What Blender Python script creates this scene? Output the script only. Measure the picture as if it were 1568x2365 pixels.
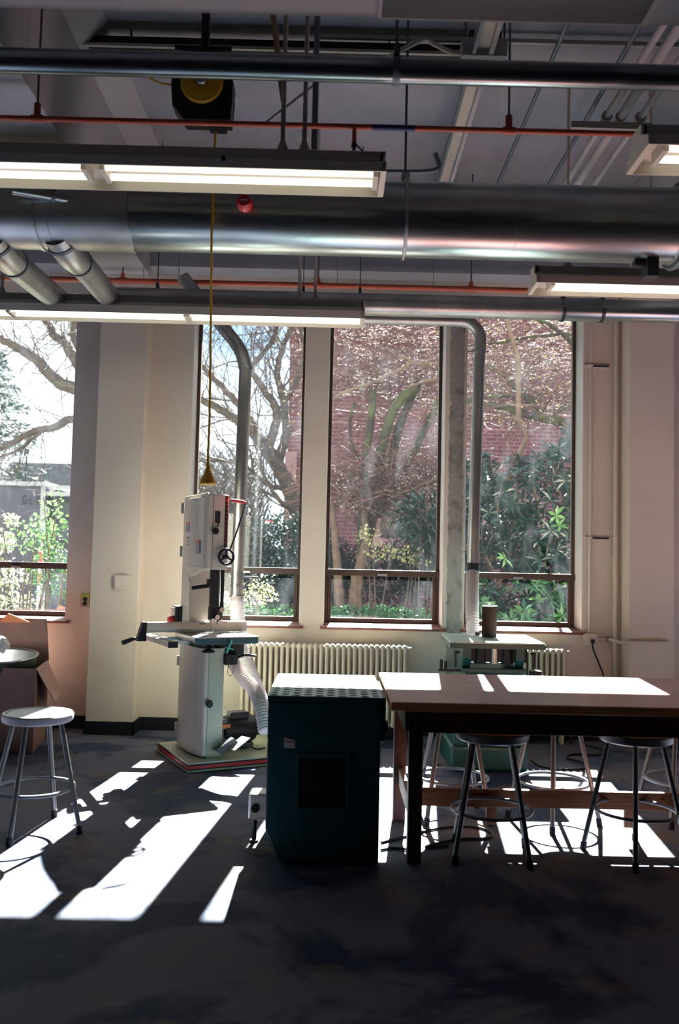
import bpy, math, random
from mathutils import Vector, Matrix

for o in list(bpy.data.objects):
    bpy.data.objects.remove(o, do_unlink=True)
S = bpy.context.scene
COL = S.collection
rnd = random.Random(7)
PI = math.pi

# ------------------------------------------------------------------ camera
F_PX = 2000.0
PITCH, ROLL, YAW = math.radians(3.37), 0.0225, math.radians(-0.35)
CAMPOS = Vector((0, 0, 1.4))
cam = bpy.data.cameras.new('camera')
cam.sensor_fit = 'VERTICAL'; cam.sensor_height = 36.0; cam.sensor_width = 36.0
cam.lens = F_PX / 2365 * 36
cam.clip_start = 0.05; cam.clip_end = 500
cam.dof.use_dof = True; cam.dof.focus_distance = 6.3; cam.dof.aperture_fstop = 2.0
camo = bpy.data.objects.new('camera', cam); COL.objects.link(camo)
CROT = Matrix.Rotation(YAW, 3, 'Z') @ Matrix.Rotation(PI/2 + PITCH, 3, 'X') @ Matrix.Rotation(ROLL, 3, 'Z')
camo.matrix_world = Matrix.Translation(CAMPOS) @ CROT.to_4x4()
S.camera = camo

def at(px, py, Y=None, Z=None, X=None):
    """world point seen at a photo pixel, at a known depth Y, height Z or side X"""
    d = CROT @ Vector(((px-784)/F_PX, -(py-1182.5)/F_PX, -1))
    if Y is not None: t = (Y-CAMPOS.y)/d.y
    elif Z is not None: t = (Z-CAMPOS.z)/d.z
    else: t = (X-CAMPOS.x)/d.x
    return CAMPOS + d*t

# ------------------------------------------------------------------ light
S.view_settings.view_transform = 'Standard'
S.view_settings.look = 'None'
S.view_settings.exposure = 0.9
S.view_settings.gamma = 1.0
S.view_settings.use_curve_mapping = False
S.cycles.max_bounces = 9
S.cycles.diffuse_bounces = 6
S.cycles.glossy_bounces = 4
S.cycles.transparent_max_bounces = 16
S.cycles.sample_clamp_indirect = 6
S.cycles.caustics_reflective = False
S.cycles.caustics_refractive = False
S.cycles.use_denoising = True

SUN_TAN, SUN_AZ = 0.83, math.radians(6.3)
sd = Vector((math.sin(SUN_AZ), math.cos(SUN_AZ), SUN_TAN*math.cos(SUN_AZ))).normalized()   # towards the sun
sun = bpy.data.lights.new('sun', 'SUN'); sun.energy = 72; sun.angle = math.radians(0.53); sun.color = (1.0, 0.965, 0.92)
suno = bpy.data.objects.new('sun', sun); COL.objects.link(suno)
suno.rotation_euler = sd.to_track_quat('Z', 'Y').to_euler()
suno.location = (2, 20, 15)

W = bpy.data.worlds.new('sky'); S.world = W; W.use_nodes = True
nt = W.node_tree; nt.nodes.clear()
def N(nt, t, **k):
    n = nt.nodes.new(t)
    for a, b in k.items():
        if a.startswith('i_'):
            n.inputs[a[2:].replace('_', ' ')].default_value = b
        else: setattr(n, a, b)
    return n
tc = N(nt, 'ShaderNodeTexCoord'); nz = N(nt, 'ShaderNodeTexNoise', i_Scale=3.2, i_Detail=6, i_Roughness=.55)
rp = N(nt, 'ShaderNodeValToRGB'); bg = N(nt, 'ShaderNodeBackground'); ow = N(nt, 'ShaderNodeOutputWorld')
rp.color_ramp.elements[0].position = .33; rp.color_ramp.elements[0].color = (.30, .52, .86, 1)
rp.color_ramp.elements[1].position = .47; rp.color_ramp.elements[1].color = (.86, .93, 1, 1)
bg.inputs['Strength'].default_value = 1.5
nt.links.new(tc.outputs['Generated'], nz.inputs['Vector']); nt.links.new(nz.outputs['Fac'], rp.inputs['Fac'])
nt.links.new(rp.outputs['Color'], bg.inputs['Color']); nt.links.new(bg.outputs[0], ow.inputs[0])

# ------------------------------------------------------------------ materials
def mat(name, col, rough=.6, metal=0., col2=None, scale=4., detail=5., lo=.4, hi=.62, bump=0., bscale=40., spec=.5,
        emit=None, estr=0., trans=0., island=False, coat=0., aniso=None):
    m = bpy.data.materials.new(name); m.use_nodes = True
    t = m.node_tree; t.nodes.clear()
    out = N(t, 'ShaderNodeOutputMaterial'); b = N(t, 'ShaderNodeBsdfPrincipled')
    t.links.new(b.outputs[0], out.inputs[0])
    b.inputs['Base Color'].default_value = (*col, 1)
    b.inputs['Roughness'].default_value = rough; b.inputs['Metallic'].default_value = metal
    b.inputs['Specular IOR Level'].default_value = spec
    b.inputs['Coat Weight'].default_value = coat
    tcn = N(t, 'ShaderNodeTexCoord')
    if col2 is not None:
        r = N(t, 'ShaderNodeValToRGB')
        r.color_ramp.elements[0].position = lo; r.color_ramp.elements[0].color = (*col, 1)
        r.color_ramp.elements[1].position = hi; r.color_ramp.elements[1].color = (*col2, 1)
        if island:
            g = N(t, 'ShaderNodeNewGeometry'); t.links.new(g.outputs['Random Per Island'], r.inputs['Fac'])
        else:
            n = N(t, 'ShaderNodeTexNoise', i_Scale=scale, i_Detail=detail)
            if aniso:
                mp = N(t, 'ShaderNodeMapping'); mp.inputs['Scale'].default_value = aniso
                t.links.new(tcn.outputs['Object'], mp.inputs[0]); t.links.new(mp.outputs[0], n.inputs['Vector'])
            else: t.links.new(tcn.outputs['Object'], n.inputs['Vector'])
            t.links.new(n.outputs['Fac'], r.inputs['Fac'])
        t.links.new(r.outputs[0], b.inputs['Base Color'])
    if bump:
        n2 = N(t, 'ShaderNodeTexNoise', i_Scale=bscale, i_Detail=3)
        bp = N(t, 'ShaderNodeBump', i_Strength=bump, i_Distance=.01)
        t.links.new(tcn.outputs['Object'], n2.inputs['Vector'])
        t.links.new(n2.outputs['Fac'], bp.inputs['Height']); t.links.new(bp.outputs[0], b.inputs['Normal'])
    if emit:
        b.inputs['Emission Color'].default_value = (*emit, 1); b.inputs['Emission Strength'].default_value = estr
    if trans:
        tr = N(t, 'ShaderNodeBsdfTranslucent'); mx = N(t, 'ShaderNodeMixShader'); mx.inputs[0].default_value = trans
        tr.inputs[0].default_value = (*(col2 or col), 1)
        t.links.new(b.outputs[0], mx.inputs[1]); t.links.new(tr.outputs[0], mx.inputs[2]); t.links.new(mx.outputs[0], out.inputs[0])
    return m

M = {}
M['wall'] = mat('cream_wall', (.66, .595, .52), .75, col2=(.61, .545, .47), scale=1.2, bump=.25, bscale=60)
M['darkwall'] = mat('dark_grey_wall', (.14, .145, .165), .8)
M['ceiling'] = mat('ceiling_paint', (.33, .35, .40), .85, col2=(.29, .305, .35), scale=2, bump=.2, bscale=30)
M['beam'] = mat('beam_paint', (.42, .43, .44), .8, bump=.2, bscale=20)
M['duct_paint'] = mat('cream_duct_paint', (.36, .36, .38), .6)
M['black'] = mat('black_rubber', (.008, .010, .014), .55, spec=.3)
M['blackp'] = mat('black_plastic', (.010, .011, .014), .45, spec=.3)
M['dark_metal'] = mat('dark_metal', (.05, .055, .06), .4, .6)
M['galv'] = mat('galvanised_steel', (.44, .50, .50), .28, 1., col2=(.32, .38, .39), scale=3, aniso=(.5, 6, 6))
M['galv2'] = mat('brushed_galvanised_pipe', (.46, .47, .46), .38, 1., col2=(.36, .37, .37), scale=6)
M['conduit'] = mat('steel_conduit', (.22, .26, .28), .28, 1.)
M['rod'] = mat('steel_rod', (.12, .15, .18), .5, .7)
M['orange'] = mat('orange_sprinkler_paint', (.42, .085, .045), .45)
M['bluetape'] = mat('blue_tape', (.01, .03, .12), .5)
M['red'] = mat('red_paint', (.55, .02, .025), .35)
M['lampw'] = mat('enamel_white', (.66, .63, .54), .4)
M['lampg'] = mat('enamel_grey', (.48, .46, .41), .5)
M['tube'] = mat('lit_tube', (1, 1, .95), .4, emit=(1, .96, .82), estr=.66)
M['yellow'] = mat('yellow_plastic', (.62, .36, .01), .45)
M['frame'] = mat('brown_frame', (.055, .034, .027), .5)
M['reveal'] = mat('white_reveal_paint', (.72, .72, .70), .6)
M['sill'] = mat('red_quarry_tile', (.16, .05, .05), .45, col2=(.22, .09, .08), scale=9)
M['concrete'] = mat('bare_concrete', (.32, .31, .29), .85, col2=(.17, .16, .15), scale=9, lo=.5, hi=.7, bump=.8, bscale=25)
M['radiator'] = mat('cream_radiator', (.62, .55, .43), .45)
M['saw'] = mat('cream_machine_enamel', (.58, .53, .45), .35, coat=.2)
M['sawg'] = mat('pale_green_enamel', (.46, .50, .38), .35, coat=.2)
M['cast'] = mat('machined_cast_iron', (.42, .40, .39), .30, .75)
M['alu'] = mat('extruded_aluminium', (.62, .60, .56), .4, .55)
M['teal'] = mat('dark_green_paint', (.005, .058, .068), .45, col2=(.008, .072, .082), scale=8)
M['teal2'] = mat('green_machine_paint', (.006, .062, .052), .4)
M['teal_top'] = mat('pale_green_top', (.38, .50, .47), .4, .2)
M['tealclip'] = mat('bright_green_clip', (.05, .42, .30), .4)
M['wood_top'] = mat('worn_red_tabletop', (.38, .155, .155), .3, col2=(.48, .23, .22), scale=7, aniso=(.6, 6, 3))
M['wood_edge'] = mat('varnished_wood_edge', (.75, .34, .13), .45, col2=(.58, .24, .09), scale=9, aniso=(.4, 6, 14))
M['wood_dark'] = mat('dark_red_wood', (.055, .018, .014), .5, col2=(.09, .03, .02), scale=6, aniso=(6, 6, .7))
M['wood_pine'] = mat('orange_pine', (.42, .17, .07), .5, col2=(.30, .11, .045), scale=8, aniso=(.5, 6, 14))
M['seatwood'] = mat('red_brown_hardboard', (.24, .065, .04), .5)
M['stool'] = mat('grey_enamel_steel', (.19, .205, .22), .4, .4)
M['stoolseat'] = mat('pale_grey_seat', (.47, .46, .48), .42)
M['stoolleg'] = mat('worn_steel_leg', (.17, .17, .165), .38, .6)
M['card'] = mat('cardboard', (.27, .155, .13), .8, col2=(.23, .13, .105), scale=5)
M['card_in'] = mat('cardboard_inside', (.42, .25, .22), .8)
M['orange_label_sunlit'] = mat('orange_label_and_sunlit_card', (.70, .24, .10), .7)  # motor label's own orange; also stands for sunlight on the box flap
M['white'] = mat('white_plastic', (.78, .76, .76), .4)
M['hose'] = mat('translucent_hose', (.60, .57, .58), .35, trans=.35)
M['hosew'] = mat('white_ribbed_hose', (.62, .57, .56), .45, trans=.25)
M['labelw'] = mat('paper_label', (.6, .58, .55), .6)
M['labelr'] = mat('red_label', (.6, .07, .04), .6)
M['labelg'] = mat('grey_label_print', (.25, .24, .28), .6)
M['plate'] = mat('brown_cover_plate', (.42, .30, .20), .5)
M['greenlbl'] = mat('green_label', (.35, .5, .05), .6)
M['brown'] = mat('abrasive_brown', (.045, .026, .022), .9, spec=.1, bump=.5, bscale=200)
M['stain'] = mat('brown_stain', (.16, .10, .06), .7)
M['bark'] = mat('grey_bark', (.055, .045, .042), .9, col2=(.10, .08, .07), scale=12, bump=.8, bscale=30)
M['barkl'] = mat('tan_bark', (.14, .095, .07), .9, col2=(.09, .062, .05), scale=10, bump=.6, bscale=30)
M['moss'] = mat('mossy_bark', (.035, .030, .028), .9, col2=(.06, .07, .028), scale=5, lo=.45, hi=.6, bump=.8, bscale=40)
M['twig'] = mat('pink_twig', (.05, .026, .028), .85, col2=(.17, .10, .095), island=True, lo=0, hi=1)
M['twigd'] = mat('dark_twig', (.055, .045, .042), .8, col2=(.11, .085, .072), island=True, lo=0, hi=1)
M['budleaf'] = mat('budding_leaf', (.17, .19, .05), .7, col2=(.26, .19, .10), island=True, lo=0, hi=1, trans=.15)
M['leafd'] = mat('dark_glossy_leaf', (.003, .018, .016), .2, col2=(.010, .040, .026), island=True, lo=.2, hi=1, trans=.06)
M['leafm'] = mat('laurel_leaf', (.01, .07, .045), .3, col2=(.05, .14, .05), island=True, lo=0, hi=1, trans=.25)
M['leafg'] = mat('fresh_green_leaf', (.04, .15, .03), .4, col2=(.14, .27, .09), island=True, lo=0, hi=1, trans=.3)
M['leafy'] = mat('pale_yellow_leaf', (.22, .24, .08), .45, col2=(.42, .42, .22), island=True, lo=0, hi=1, trans=.2)
M['needle'] = mat('conifer_needle', (.01, .05, .045), .6, col2=(.02, .08, .06), island=True, lo=0, hi=1)
M['ground'] = mat('garden_soil', (.06, .07, .03), .95, col2=(.10, .075, .05), scale=1.5)
M['container'] = mat('grey_violet_steel', (.095, .09, .125), .6)
M['rail'] = mat('pale_rail', (.42, .42, .44), .5)
M['roofs'] = mat('grey_shingle', (.14, .15, .17), .8, col2=(.10, .10, .12), scale=6)
M['pinkframe'] = mat('pink_stone', (.30, .17, .17), .8)
M['paleblind'] = mat('pale_blind', (.42, .33, .26), .7)
M['darkglass'] = mat('dark_pane', (.02, .025, .03), .1)
M['letter'] = mat('black_lettering', (.02, .02, .03), .6)
M['grille'] = mat('grey_mesh', (.07, .08, .08), .7)
M['eave'] = mat('eave_timber', (.12, .10, .09), .8)

# floor: mottled, worn concrete
def floor_mat():
    m = bpy.data.materials.new('mottled_concrete_floor'); m.use_nodes = True
    t = m.node_tree; t.nodes.clear()
    out = N(t, 'ShaderNodeOutputMaterial'); b = N(t, 'ShaderNodeBsdfPrincipled'); t.links.new(b.outputs[0], out.inputs[0])
    tcn = N(t, 'ShaderNodeTexCoord')
    n1 = N(t, 'ShaderNodeTexNoise', i_Scale=1.3, i_Detail=9, i_Roughness=.62, i_Distortion=.5)
    n2 = N(t, 'ShaderNodeTexNoise', i_Scale=3.1, i_Detail=7, i_Roughness=.6)
    r1 = N(t, 'ShaderNodeValToRGB'); r2 = N(t, 'ShaderNodeValToRGB')
    r1.color_ramp.elements[0].position = .44; r1.color_ramp.elements[0].color = (.022, .036, .074, 1)
    r1.color_ramp.elements[1].position = .52; r1.color_ramp.elements[1].color = (.118, .122, .168, 1)
    r2.color_ramp.elements[0].position = .56; r2.color_ramp.elements[0].color = (0, 0, 0, 1)
    r2.color_ramp.elements[1].position = .62; r2.color_ramp.elements[1].color = (1, 1, 1, 1)
    mx = N(t, 'ShaderNodeMix', data_type='RGBA')
    mx.inputs[7].default_value = (.165, .130, .105, 1)
    mul = N(t, 'ShaderNodeMath', operation='MULTIPLY'); mul.inputs[1].default_value = .65
    for n in (n1, n2): t.links.new(tcn.outputs['Object'], n.inputs['Vector'])
    t.links.new(n1.outputs['Fac'], r1.inputs['Fac']); t.links.new(n2.outputs['Fac'], r2.inputs['Fac'])
    t.links.new(r2.outputs[0], mul.inputs[0]); t.links.new(mul.outputs[0], mx.inputs[0])
    t.links.new(r1.outputs[0], mx.inputs[6]); t.links.new(mx.outputs[2], b.inputs['Base Color'])
    b.inputs['Roughness'].default_value = .65; b.inputs['Specular IOR Level'].default_value = .12
    bp = N(t, 'ShaderNodeBump', i_Strength=.15, i_Distance=.01); t.links.new(n1.outputs['Fac'], bp.inputs['Height']); t.links.new(bp.outputs[0], b.inputs['Normal'])
    return m
M['floor'] = floor_mat()

def brick_mat():
    m = mat('red_brick', (.2, .07, .06), .85)
    t = m.node_tree; b = [n for n in t.nodes if n.type == 'BSDF_PRINCIPLED'][0]
    tcn = N(t, 'ShaderNodeTexCoord'); mp = N(t, 'ShaderNodeMapping'); mp.inputs['Rotation'].default_value = (PI/2, 0, 0)
    br = N(t, 'ShaderNodeTexBrick', i_Scale=1.0, i_Mortar_Size=.012)
    br.inputs['Color1'].default_value = (.11, .026, .034, 1); br.inputs['Color2'].default_value = (.15, .042, .050, 1)
    br.inputs['Mortar'].default_value = (.20, .13, .14, 1)
    br.inputs['Brick Width'].default_value = .29; br.inputs['Row Height'].default_value = .10
    t.links.new(tcn.outputs['Object'], mp.inputs[0]); t.links.new(mp.outputs[0], br.inputs['Vector']); t.links.new(br.outputs['Color'], b.inputs['Base Color'])
    return m
M['brick'] = brick_mat()

def glass_mat():
    m = bpy.data.materials.new('smudged_window_glass'); m.use_nodes = True
    t = m.node_tree; t.nodes.clear()
    out = N(t, 'ShaderNodeOutputMaterial'); tr = N(t, 'ShaderNodeBsdfTransparent'); gl = N(t, 'ShaderNodeBsdfGlossy'); df = N(t, 'ShaderNodeBsdfTranslucent')
    tr.inputs[0].default_value = (.93, .96, .95, 1); gl.inputs['Roughness'].default_value = .02
    df.inputs[0].default_value = (.75, .82, .95, 1)
    fr = N(t, 'ShaderNodeFresnel'); fr.inputs[0].default_value = 1.45
    tcn = N(t, 'ShaderNodeTexCoord'); mp = N(t, 'ShaderNodeMapping'); mp.inputs['Scale'].default_value = (5, 5, 1.6)
    n = N(t, 'ShaderNodeTexNoise', i_Scale=1.0, i_Detail=6, i_Roughness=.6); r = N(t, 'ShaderNodeValToRGB')
    r.color_ramp.elements[0].position = .50; r.color_ramp.elements[0].color = (.0008, .0008, .0008, 1)
    r.color_ramp.elements[1].position = .78; r.color_ramp.elements[1].color = (.0065, .0065, .0065, 1)
    m1 = N(t, 'ShaderNodeMixShader'); m2 = N(t, 'ShaderNodeMixShader')
    t.links.new(tcn.outputs['Object'], mp.inputs[0]); t.links.new(mp.outputs[0], n.inputs['Vector']); t.links.new(n.outputs['Fac'], r.inputs['Fac'])
    t.links.new(r.outputs[0], m1.inputs[0]); t.links.new(tr.outputs[0], m1.inputs[1]); t.links.new(df.outputs[0], m1.inputs[2])
    t.links.new(fr.outputs[0], m2.inputs[0]); t.links.new(m1.outputs[0], m2.inputs[1]); t.links.new(gl.outputs[0], m2.inputs[2])
    t.links.new(m2.outputs[0], out.inputs[0])
    return m
M['glass'] = glass_mat()

# ------------------------------------------------------------------ mesh building
class MB:
    def __init__(s): s.v = []; s.f = []; s.sm = []
    def add(s, vs, fs, smooth=False):
        o = len(s.v); s.v += [Vector(p) for p in vs]; s.f += [[i+o for i in f] for f in fs]; s.sm += [smooth]*len(fs); return s
    def box(s, x0, x1, y0, y1, z0, z1):
        v = [(x, y, z) for z in (z0, z1) for y in (y0, y1) for x in (x0, x1)]
        return s.add(v, [(0,2,3,1),(4,5,7,6),(0,1,5,4),(2,6,7,3),(0,4,6,2),(1,3,7,5)])
    def bar(s, p0, p1, w, h, up=(0,0,1)):
        """rectangular bar between two points, w across, h along 'up'"""
        p0, p1 = Vector(p0), Vector(p1); d = (p1-p0).normalized(); up = Vector(up)
        if abs(d.dot(up)) > .95: up = Vector((0,1,0))
        a = d.cross(up).normalized(); b = a.cross(d).normalized()
        v = [p + a*w/2*i + b*h/2*j for p in (p0, p1) for j in (-1, 1) for i in (-1, 1)]
        return s.add(v, [(0,2,3,1),(4,5,7,6),(0,1,5,4),(2,6,7,3),(0,4,6,2),(1,3,7,5)])
    def tube(s, pts, rad, n=12, cap=True, closed=False):
        pts = [Vector(p) for p in pts]; k = len(pts)
        if not hasattr(rad, '__len__'): rad = [rad]*k
        vs = []; prev = None
        for i, p in enumerate(pts):
            if closed: d = pts[(i+1) % k]-pts[i-1]
            else: d = pts[min(i+1, k-1)]-pts[max(i-1, 0)]
            d.normalize()
            if prev is None:
                a = d.cross(Vector((0,0,1)) if abs(d.z) < .9 else Vector((1,0,0))).normalized()
            else:
                a = prev - d*prev.dot(d)
                if a.length < 1e-5: a = d.cross(Vector((0,.3,1)))
                a.normalize()
            prev = a; b = d.cross(a)
            for j in range(n):
                t = 2*PI*j/n; vs.append(p + (a*math.cos(t)+b*math.sin(t))*rad[i])
        fs = []
        for i in range(k if closed else k-1):
            i2 = (i+1) % k
            for j in range(n):
                fs.append((i*n+j, i*n+(j+1) % n, i2*n+(j+1) % n, i2*n+j))
        s.add(vs, fs, True)
        if cap and not closed:
            o = len(s.v)-len(vs)
            s.f.append([o+j for j in range(n)][::-1]); s.f.append([o+(k-1)*n+j for j in range(n)]); s.sm += [False, False]
        return s
    def cyl(s, p0, p1, r, n=20, r1=None):
        return s.tube([p0, p1], [r, r if r1 is None else r1], n)
    def lathe(s, prof, c=(0,0,0), axis='Z', n=32):
        c = Vector(c); vs = []
        for r, h in prof:
            for j in range(n):
                t = 2*PI*j/n; x, y = r*math.cos(t), r*math.sin(t)
                vs.append(c + (Vector((x, y, h)) if axis == 'Z' else Vector((x, h, y)) if axis == 'Y' else Vector((h, x, y))))
        fs = []; k = len(prof)
        for i in range(k-1):
            for j in range(n): fs.append((i*n+j, i*n+(j+1) % n, (i+1)*n+(j+1) % n, (i+1)*n+j))
        return s.add(vs, fs, True)
    def prism(s, poly, axis, a0, a1):
        """polygon in the two other axes, extruded along axis"""
        def mk(p, a):
            return {'X': (a, p[0], p[1]), 'Y': (p[0], a, p[1]), 'Z': (p[0], p[1], a)}[axis]
        n = len(poly); vs = [mk(p, a0) for p in poly]+[mk(p, a1) for p in poly]
        fs = [list(range(n))[::-1], list(range(n, 2*n))]+[(i, (i+1) % n, n+(i+1) % n, n+i) for i in range(n)]
        return s.add(vs, fs)
    def quad(s, a, b, c, d): return s.add([a, b, c, d], [(0,1,2,3)])

ROOTM = {}
def thing(name, label=None, cat=None, loc=(0,0,0), rot=0., group=None, kind=None):
    o = bpy.data.objects.new(name, None); COL.objects.link(o); o.empty_display_size = .1
    o.location = loc; o.rotation_euler = (0, 0, rot)
    ROOTM[o.name] = Matrix.Translation(loc) @ Matrix.Rotation(rot, 4, 'Z')
    tag(o, label, cat, group, kind); return o
def tag(o, label=None, cat=None, group=None, kind=None):
    if label: o['label'] = label
    if cat: o['category'] = cat
    if group: o['group'] = group
    if kind: o['kind'] = kind
    return o
def obj(name, mb, m, parent=None, local=False, bevel=0., label=None, cat=None, group=None, kind=None, origin=None):
    me = bpy.data.meshes.new(name)
    r = parent
    while r is not None and r.parent is not None: r = r.parent
    inv = ROOTM[r.name].inverted() if (r is not None and not local and r.name in ROOTM) else Matrix()
    if parent is None and origin is None and mb.v:
        xs = [p.x for p in mb.v]; ys = [p.y for p in mb.v]; zs = [p.z for p in mb.v]
        origin = ((min(xs)+max(xs))/2, (min(ys)+max(ys))/2, min(zs))
        if kind in ('structure',): origin = (0, 0, 0)
    if parent is None: inv = Matrix.Translation(origin).inverted()
    me.from_pydata([tuple(inv @ p) for p in mb.v], [], mb.f)
    me.polygons.foreach_set('use_smooth', mb.sm)
    me.materials.append(m); me.update()
    if any(mb.sm):
        me.set_sharp_from_angle(angle=math.radians(38))
    o = bpy.data.objects.new(name, me); COL.objects.link(o)
    if parent is not None: o.parent = parent
    else:
        o.location = origin; ROOTM[o.name] = Matrix.Translation(origin)
    if bevel:
        b = o.modifiers.new('bevel', 'BEVEL'); b.width = bevel; b.segments = 2; b.limit_method = 'ANGLE'; b.angle_limit = math.radians(40)
    tag(o, label, cat, group, kind); return o
def struct(name, mb, m, **k): return obj(name, mb, m, kind='structure', **k)
def spline(pts, n=8):
    pts = [Vector(p) for p in pts]; out = []
    q = [pts[0]*2-pts[1]]+pts+[pts[-1]*2-pts[-2]]
    for i in range(1, len(q)-2):
        for j in range(n):
            t = j/n; a, b, c, d = q[i-1], q[i], q[i+1], q[i+2]
            out.append(.5*((2*b)+(c-a)*t+(2*a-5*b+4*c-d)*t*t+(3*b-a-3*c+d)*t*t*t))
    out.append(pts[-1]); return out
def dup(root, loc=None, rot=None, label=None, group=None):
    r = root.copy(); COL.objects.link(r)
    if loc is not None: r.location = loc
    if rot is not None: r.rotation_euler = (0, 0, rot)
    ROOTM[r.name] = Matrix.Translation(r.location) @ Matrix.Rotation(r.rotation_euler.z, 4, 'Z')
    if label: r['label'] = label
    if group: r['group'] = group
    for ch in list(root.children):
        c = ch.copy(); COL.objects.link(c); c.parent = r
        for g in list(ch.children):
            d = g.copy(); COL.objects.link(d); d.parent = c
    return r

# ================================================================== SETTING
WY = 7.2          # inner face of the window wall
SILL, HEAD, CEIL = .90, 3.62, 4.55
XL, XR, YB = -7.2, 8.0, -4.5
struct('floor', MB().box(XL-.3, XR+.3, YB-.3, WY+.3, -.15, 0), M['floor'])
struct('ceiling', MB().box(XL-.3, XR+.3, YB-.3, WY+.3, CEIL, CEIL+.2), M['ceiling'])
struct('wall_left', MB().box(XL-.3, XL, YB-.3, WY+.3, 0, CEIL), M['darkwall'])
struct('wall_right', MB().box(XR, XR+.3, YB-.3, WY+.3, 0, CEIL), M['darkwall'])
struct('wall_rear', MB().box(XL, XR, YB-.3, YB, 0, CEIL), M['darkwall'])
PER = 4.27
wins = []
for g in (-1, 0, 1):
    for a, b in ((-1.212, -.268), (-.070, .914), (1.090, 2.073)):
        wins.append((a+g*PER, b+g*PER))
wins = [w for w in wins if w[0] > XL+.1 and w[1] < XR-.1]
wb = MB(); x = XL
wb.box(XL, XR, WY, WY+.32, 0, SILL-.02); wb.box(XL, XR, WY, WY+.32, HEAD, CEIL)
for a, b in wins:
    wb.box(x, a, WY, WY+.32, SILL-.02, HEAD); x = b
wb.box(x, XR, WY, WY+.32, SILL-.02, HEAD)
struct('wall_back', wb, M['wall'])
GY = 7.42
for i, (a, b) in enumerate(wins):
    w = thing('window_%d' % (i+1), loc=((a+b)/2, GY, SILL), kind='structure')
    # white plastered reveals, brown frame, transom, glass
    rv = MB(); e = .004
    rv.box(a, a+e, WY, GY, SILL, HEAD); rv.box(b-e, b, WY, GY, SILL, HEAD)
    obj('window_reveal', rv, M['reveal'], w)
    f = MB(); t0, t1 = 1.295, 1.348
    f.box(a, a+.032, GY, GY+.05, SILL, HEAD); f.box(b-.032, b, GY, GY+.05, SILL, HEAD)
    f.box(a, b, GY, GY+.05, HEAD-.04, HEAD)
    f.box(a, b, GY-.005, GY+.055, SILL, SILL+.035)
    f.box(a+.032, a+.06, GY-.012, GY+.04, SILL+.035, t0); f.box(b-.06, b-.032, GY-.012, GY+.04, SILL+.035, t0)
    obj('window_frame', f, M['frame'], w, bevel=.002)
    obj('window_transom', MB().box(a, b, GY-.025, GY+.055, t0, t1), M['frame'], w, bevel=.003)
    obj('window_latch', MB().box((a+b)/2-.04, (a+b)/2+.04, GY-.045, GY-.026, t0+.004, t0+.022), M['galv2'], w, bevel=.003)
    g = MB(); g.box(a+.03, b-.03, GY+.02, GY+.024, t1, HEAD-.03)
    obj('pane', g, M['glass'], w)
    g = MB(); g.box(a+.055, b-.055, GY+.01, GY+.014, SILL+.03, t0)
    obj('pane', g, M['glass'], w)
    s = MB(); z0 = SILL-.018
    s.prism([(WY-.035, z0-.028), (WY-.035, z0-.008), (GY+.03, SILL+.002), (GY+.03, z0-.028)], 'X', a-.025, b+.03)
    obj('window_sill', s, M['sill'], w, bevel=.003)

# pilasters, beams
tn = [0]
def trim(mb, m, **k):
    tn[0] += 1; return struct('trim_%d' % tn[0], mb, m, **k)
PIL = [(-1.935, -1.56), (2.385, 2.745), (-6.17, -5.80), (6.65, 7.01)]
for a, b in PIL:
    trim(MB().box(a, b, 6.97, WY, 0, 3.72), M['wall'])
    # main rib beams running away from the window wall
    trim(MB().box(a, b, YB, WY, 3.72, CEIL), M['beam'])
# header band along the windows
trim(MB().box(XL, XR, 6.99, WY, 3.80, CEIL), M['ceiling'])
# haunch strip beside the left rib
trim(MB().prism([(-1.56, CEIL-.16), (-1.56, CEIL), (-1.40, CEIL)], 'Y', YB, 6.99), M['beam'])
# cross beams overhead
trim(MB().box(XL, XR, 3.20, 3.60, 3.75, CEIL), M['duct_paint'])
# bare concrete strip on the pier between the middle and the right window
cs = MB(); zz = 0; lr = random.Random(3)
NK = 140
L = []; R = []
for k in range(NK):
    z = k*HEAD/(NK-1); L.append((.950+lr.uniform(-.006, .006)+(.012 if lr.random() < .06 else 0), z)); R.append((1.068+lr.uniform(-.006, .006), z))
for k in range(NK-1):
    z0, z1 = L[k][1], L[k+1][1]
    cs.add([(L[k][0], WY-.006, z0), (R[k][0], WY-.006, z0), (R[k+1][0], WY-.006, z1), (L[k+1][0], WY-.006, z1),
            (L[k][0], WY, z0), (R[k][0], WY, z0), (R[k+1][0], WY, z1), (L[k+1][0], WY, z1)],
           [(0,1,2,3), (0,3,7,4), (1,5,6,2)])
trim(cs, M['concrete'])
# black cove base
bb = MB(); BH = .105
xs = sorted(PIL); x = XL
for a, b in xs:
    bb.box(x, a, WY-.012, WY, 0, BH); bb.box(a-.012, b+.012, 6.958, 6.97, 0, BH)
    bb.box(a-.012, a, 6.958, WY, 0, BH); bb.box(b, b+.012, 6.958, WY, 0, BH); x = b
bb.box(x, XR, WY-.012, WY, 0, BH)
struct('baseboard_back', bb, M['black'], bevel=.003)
# outdoor eave over the windows
struct('roof_eave', MB().box(XL-1, XR+1, WY+.32, 8.5, 4.165, 4.36), M['eave'])
# ground outside
gm = MB(); nx, ny = 40, 40
vs = []; lr = random.Random(5)
for j in range(ny+1):
    for i in range(nx+1):
        yy = WY+.32+ (j/ny)**1.6*70; xx = -40+80*i/nx
        vs.append((xx, yy, .15+lr.uniform(0, .12)))
fs = [(j*(nx+1)+i, j*(nx+1)+i+1, (j+1)*(nx+1)+i+1, (j+1)*(nx+1)+i) for j in range(ny) for i in range(nx)]
gm.add(vs, fs, True)
struct('ground', gm, M['ground'])
# ================================================================== CEILING SERVICES
def P(px, py, **k): return at(px, py, **k)

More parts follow.
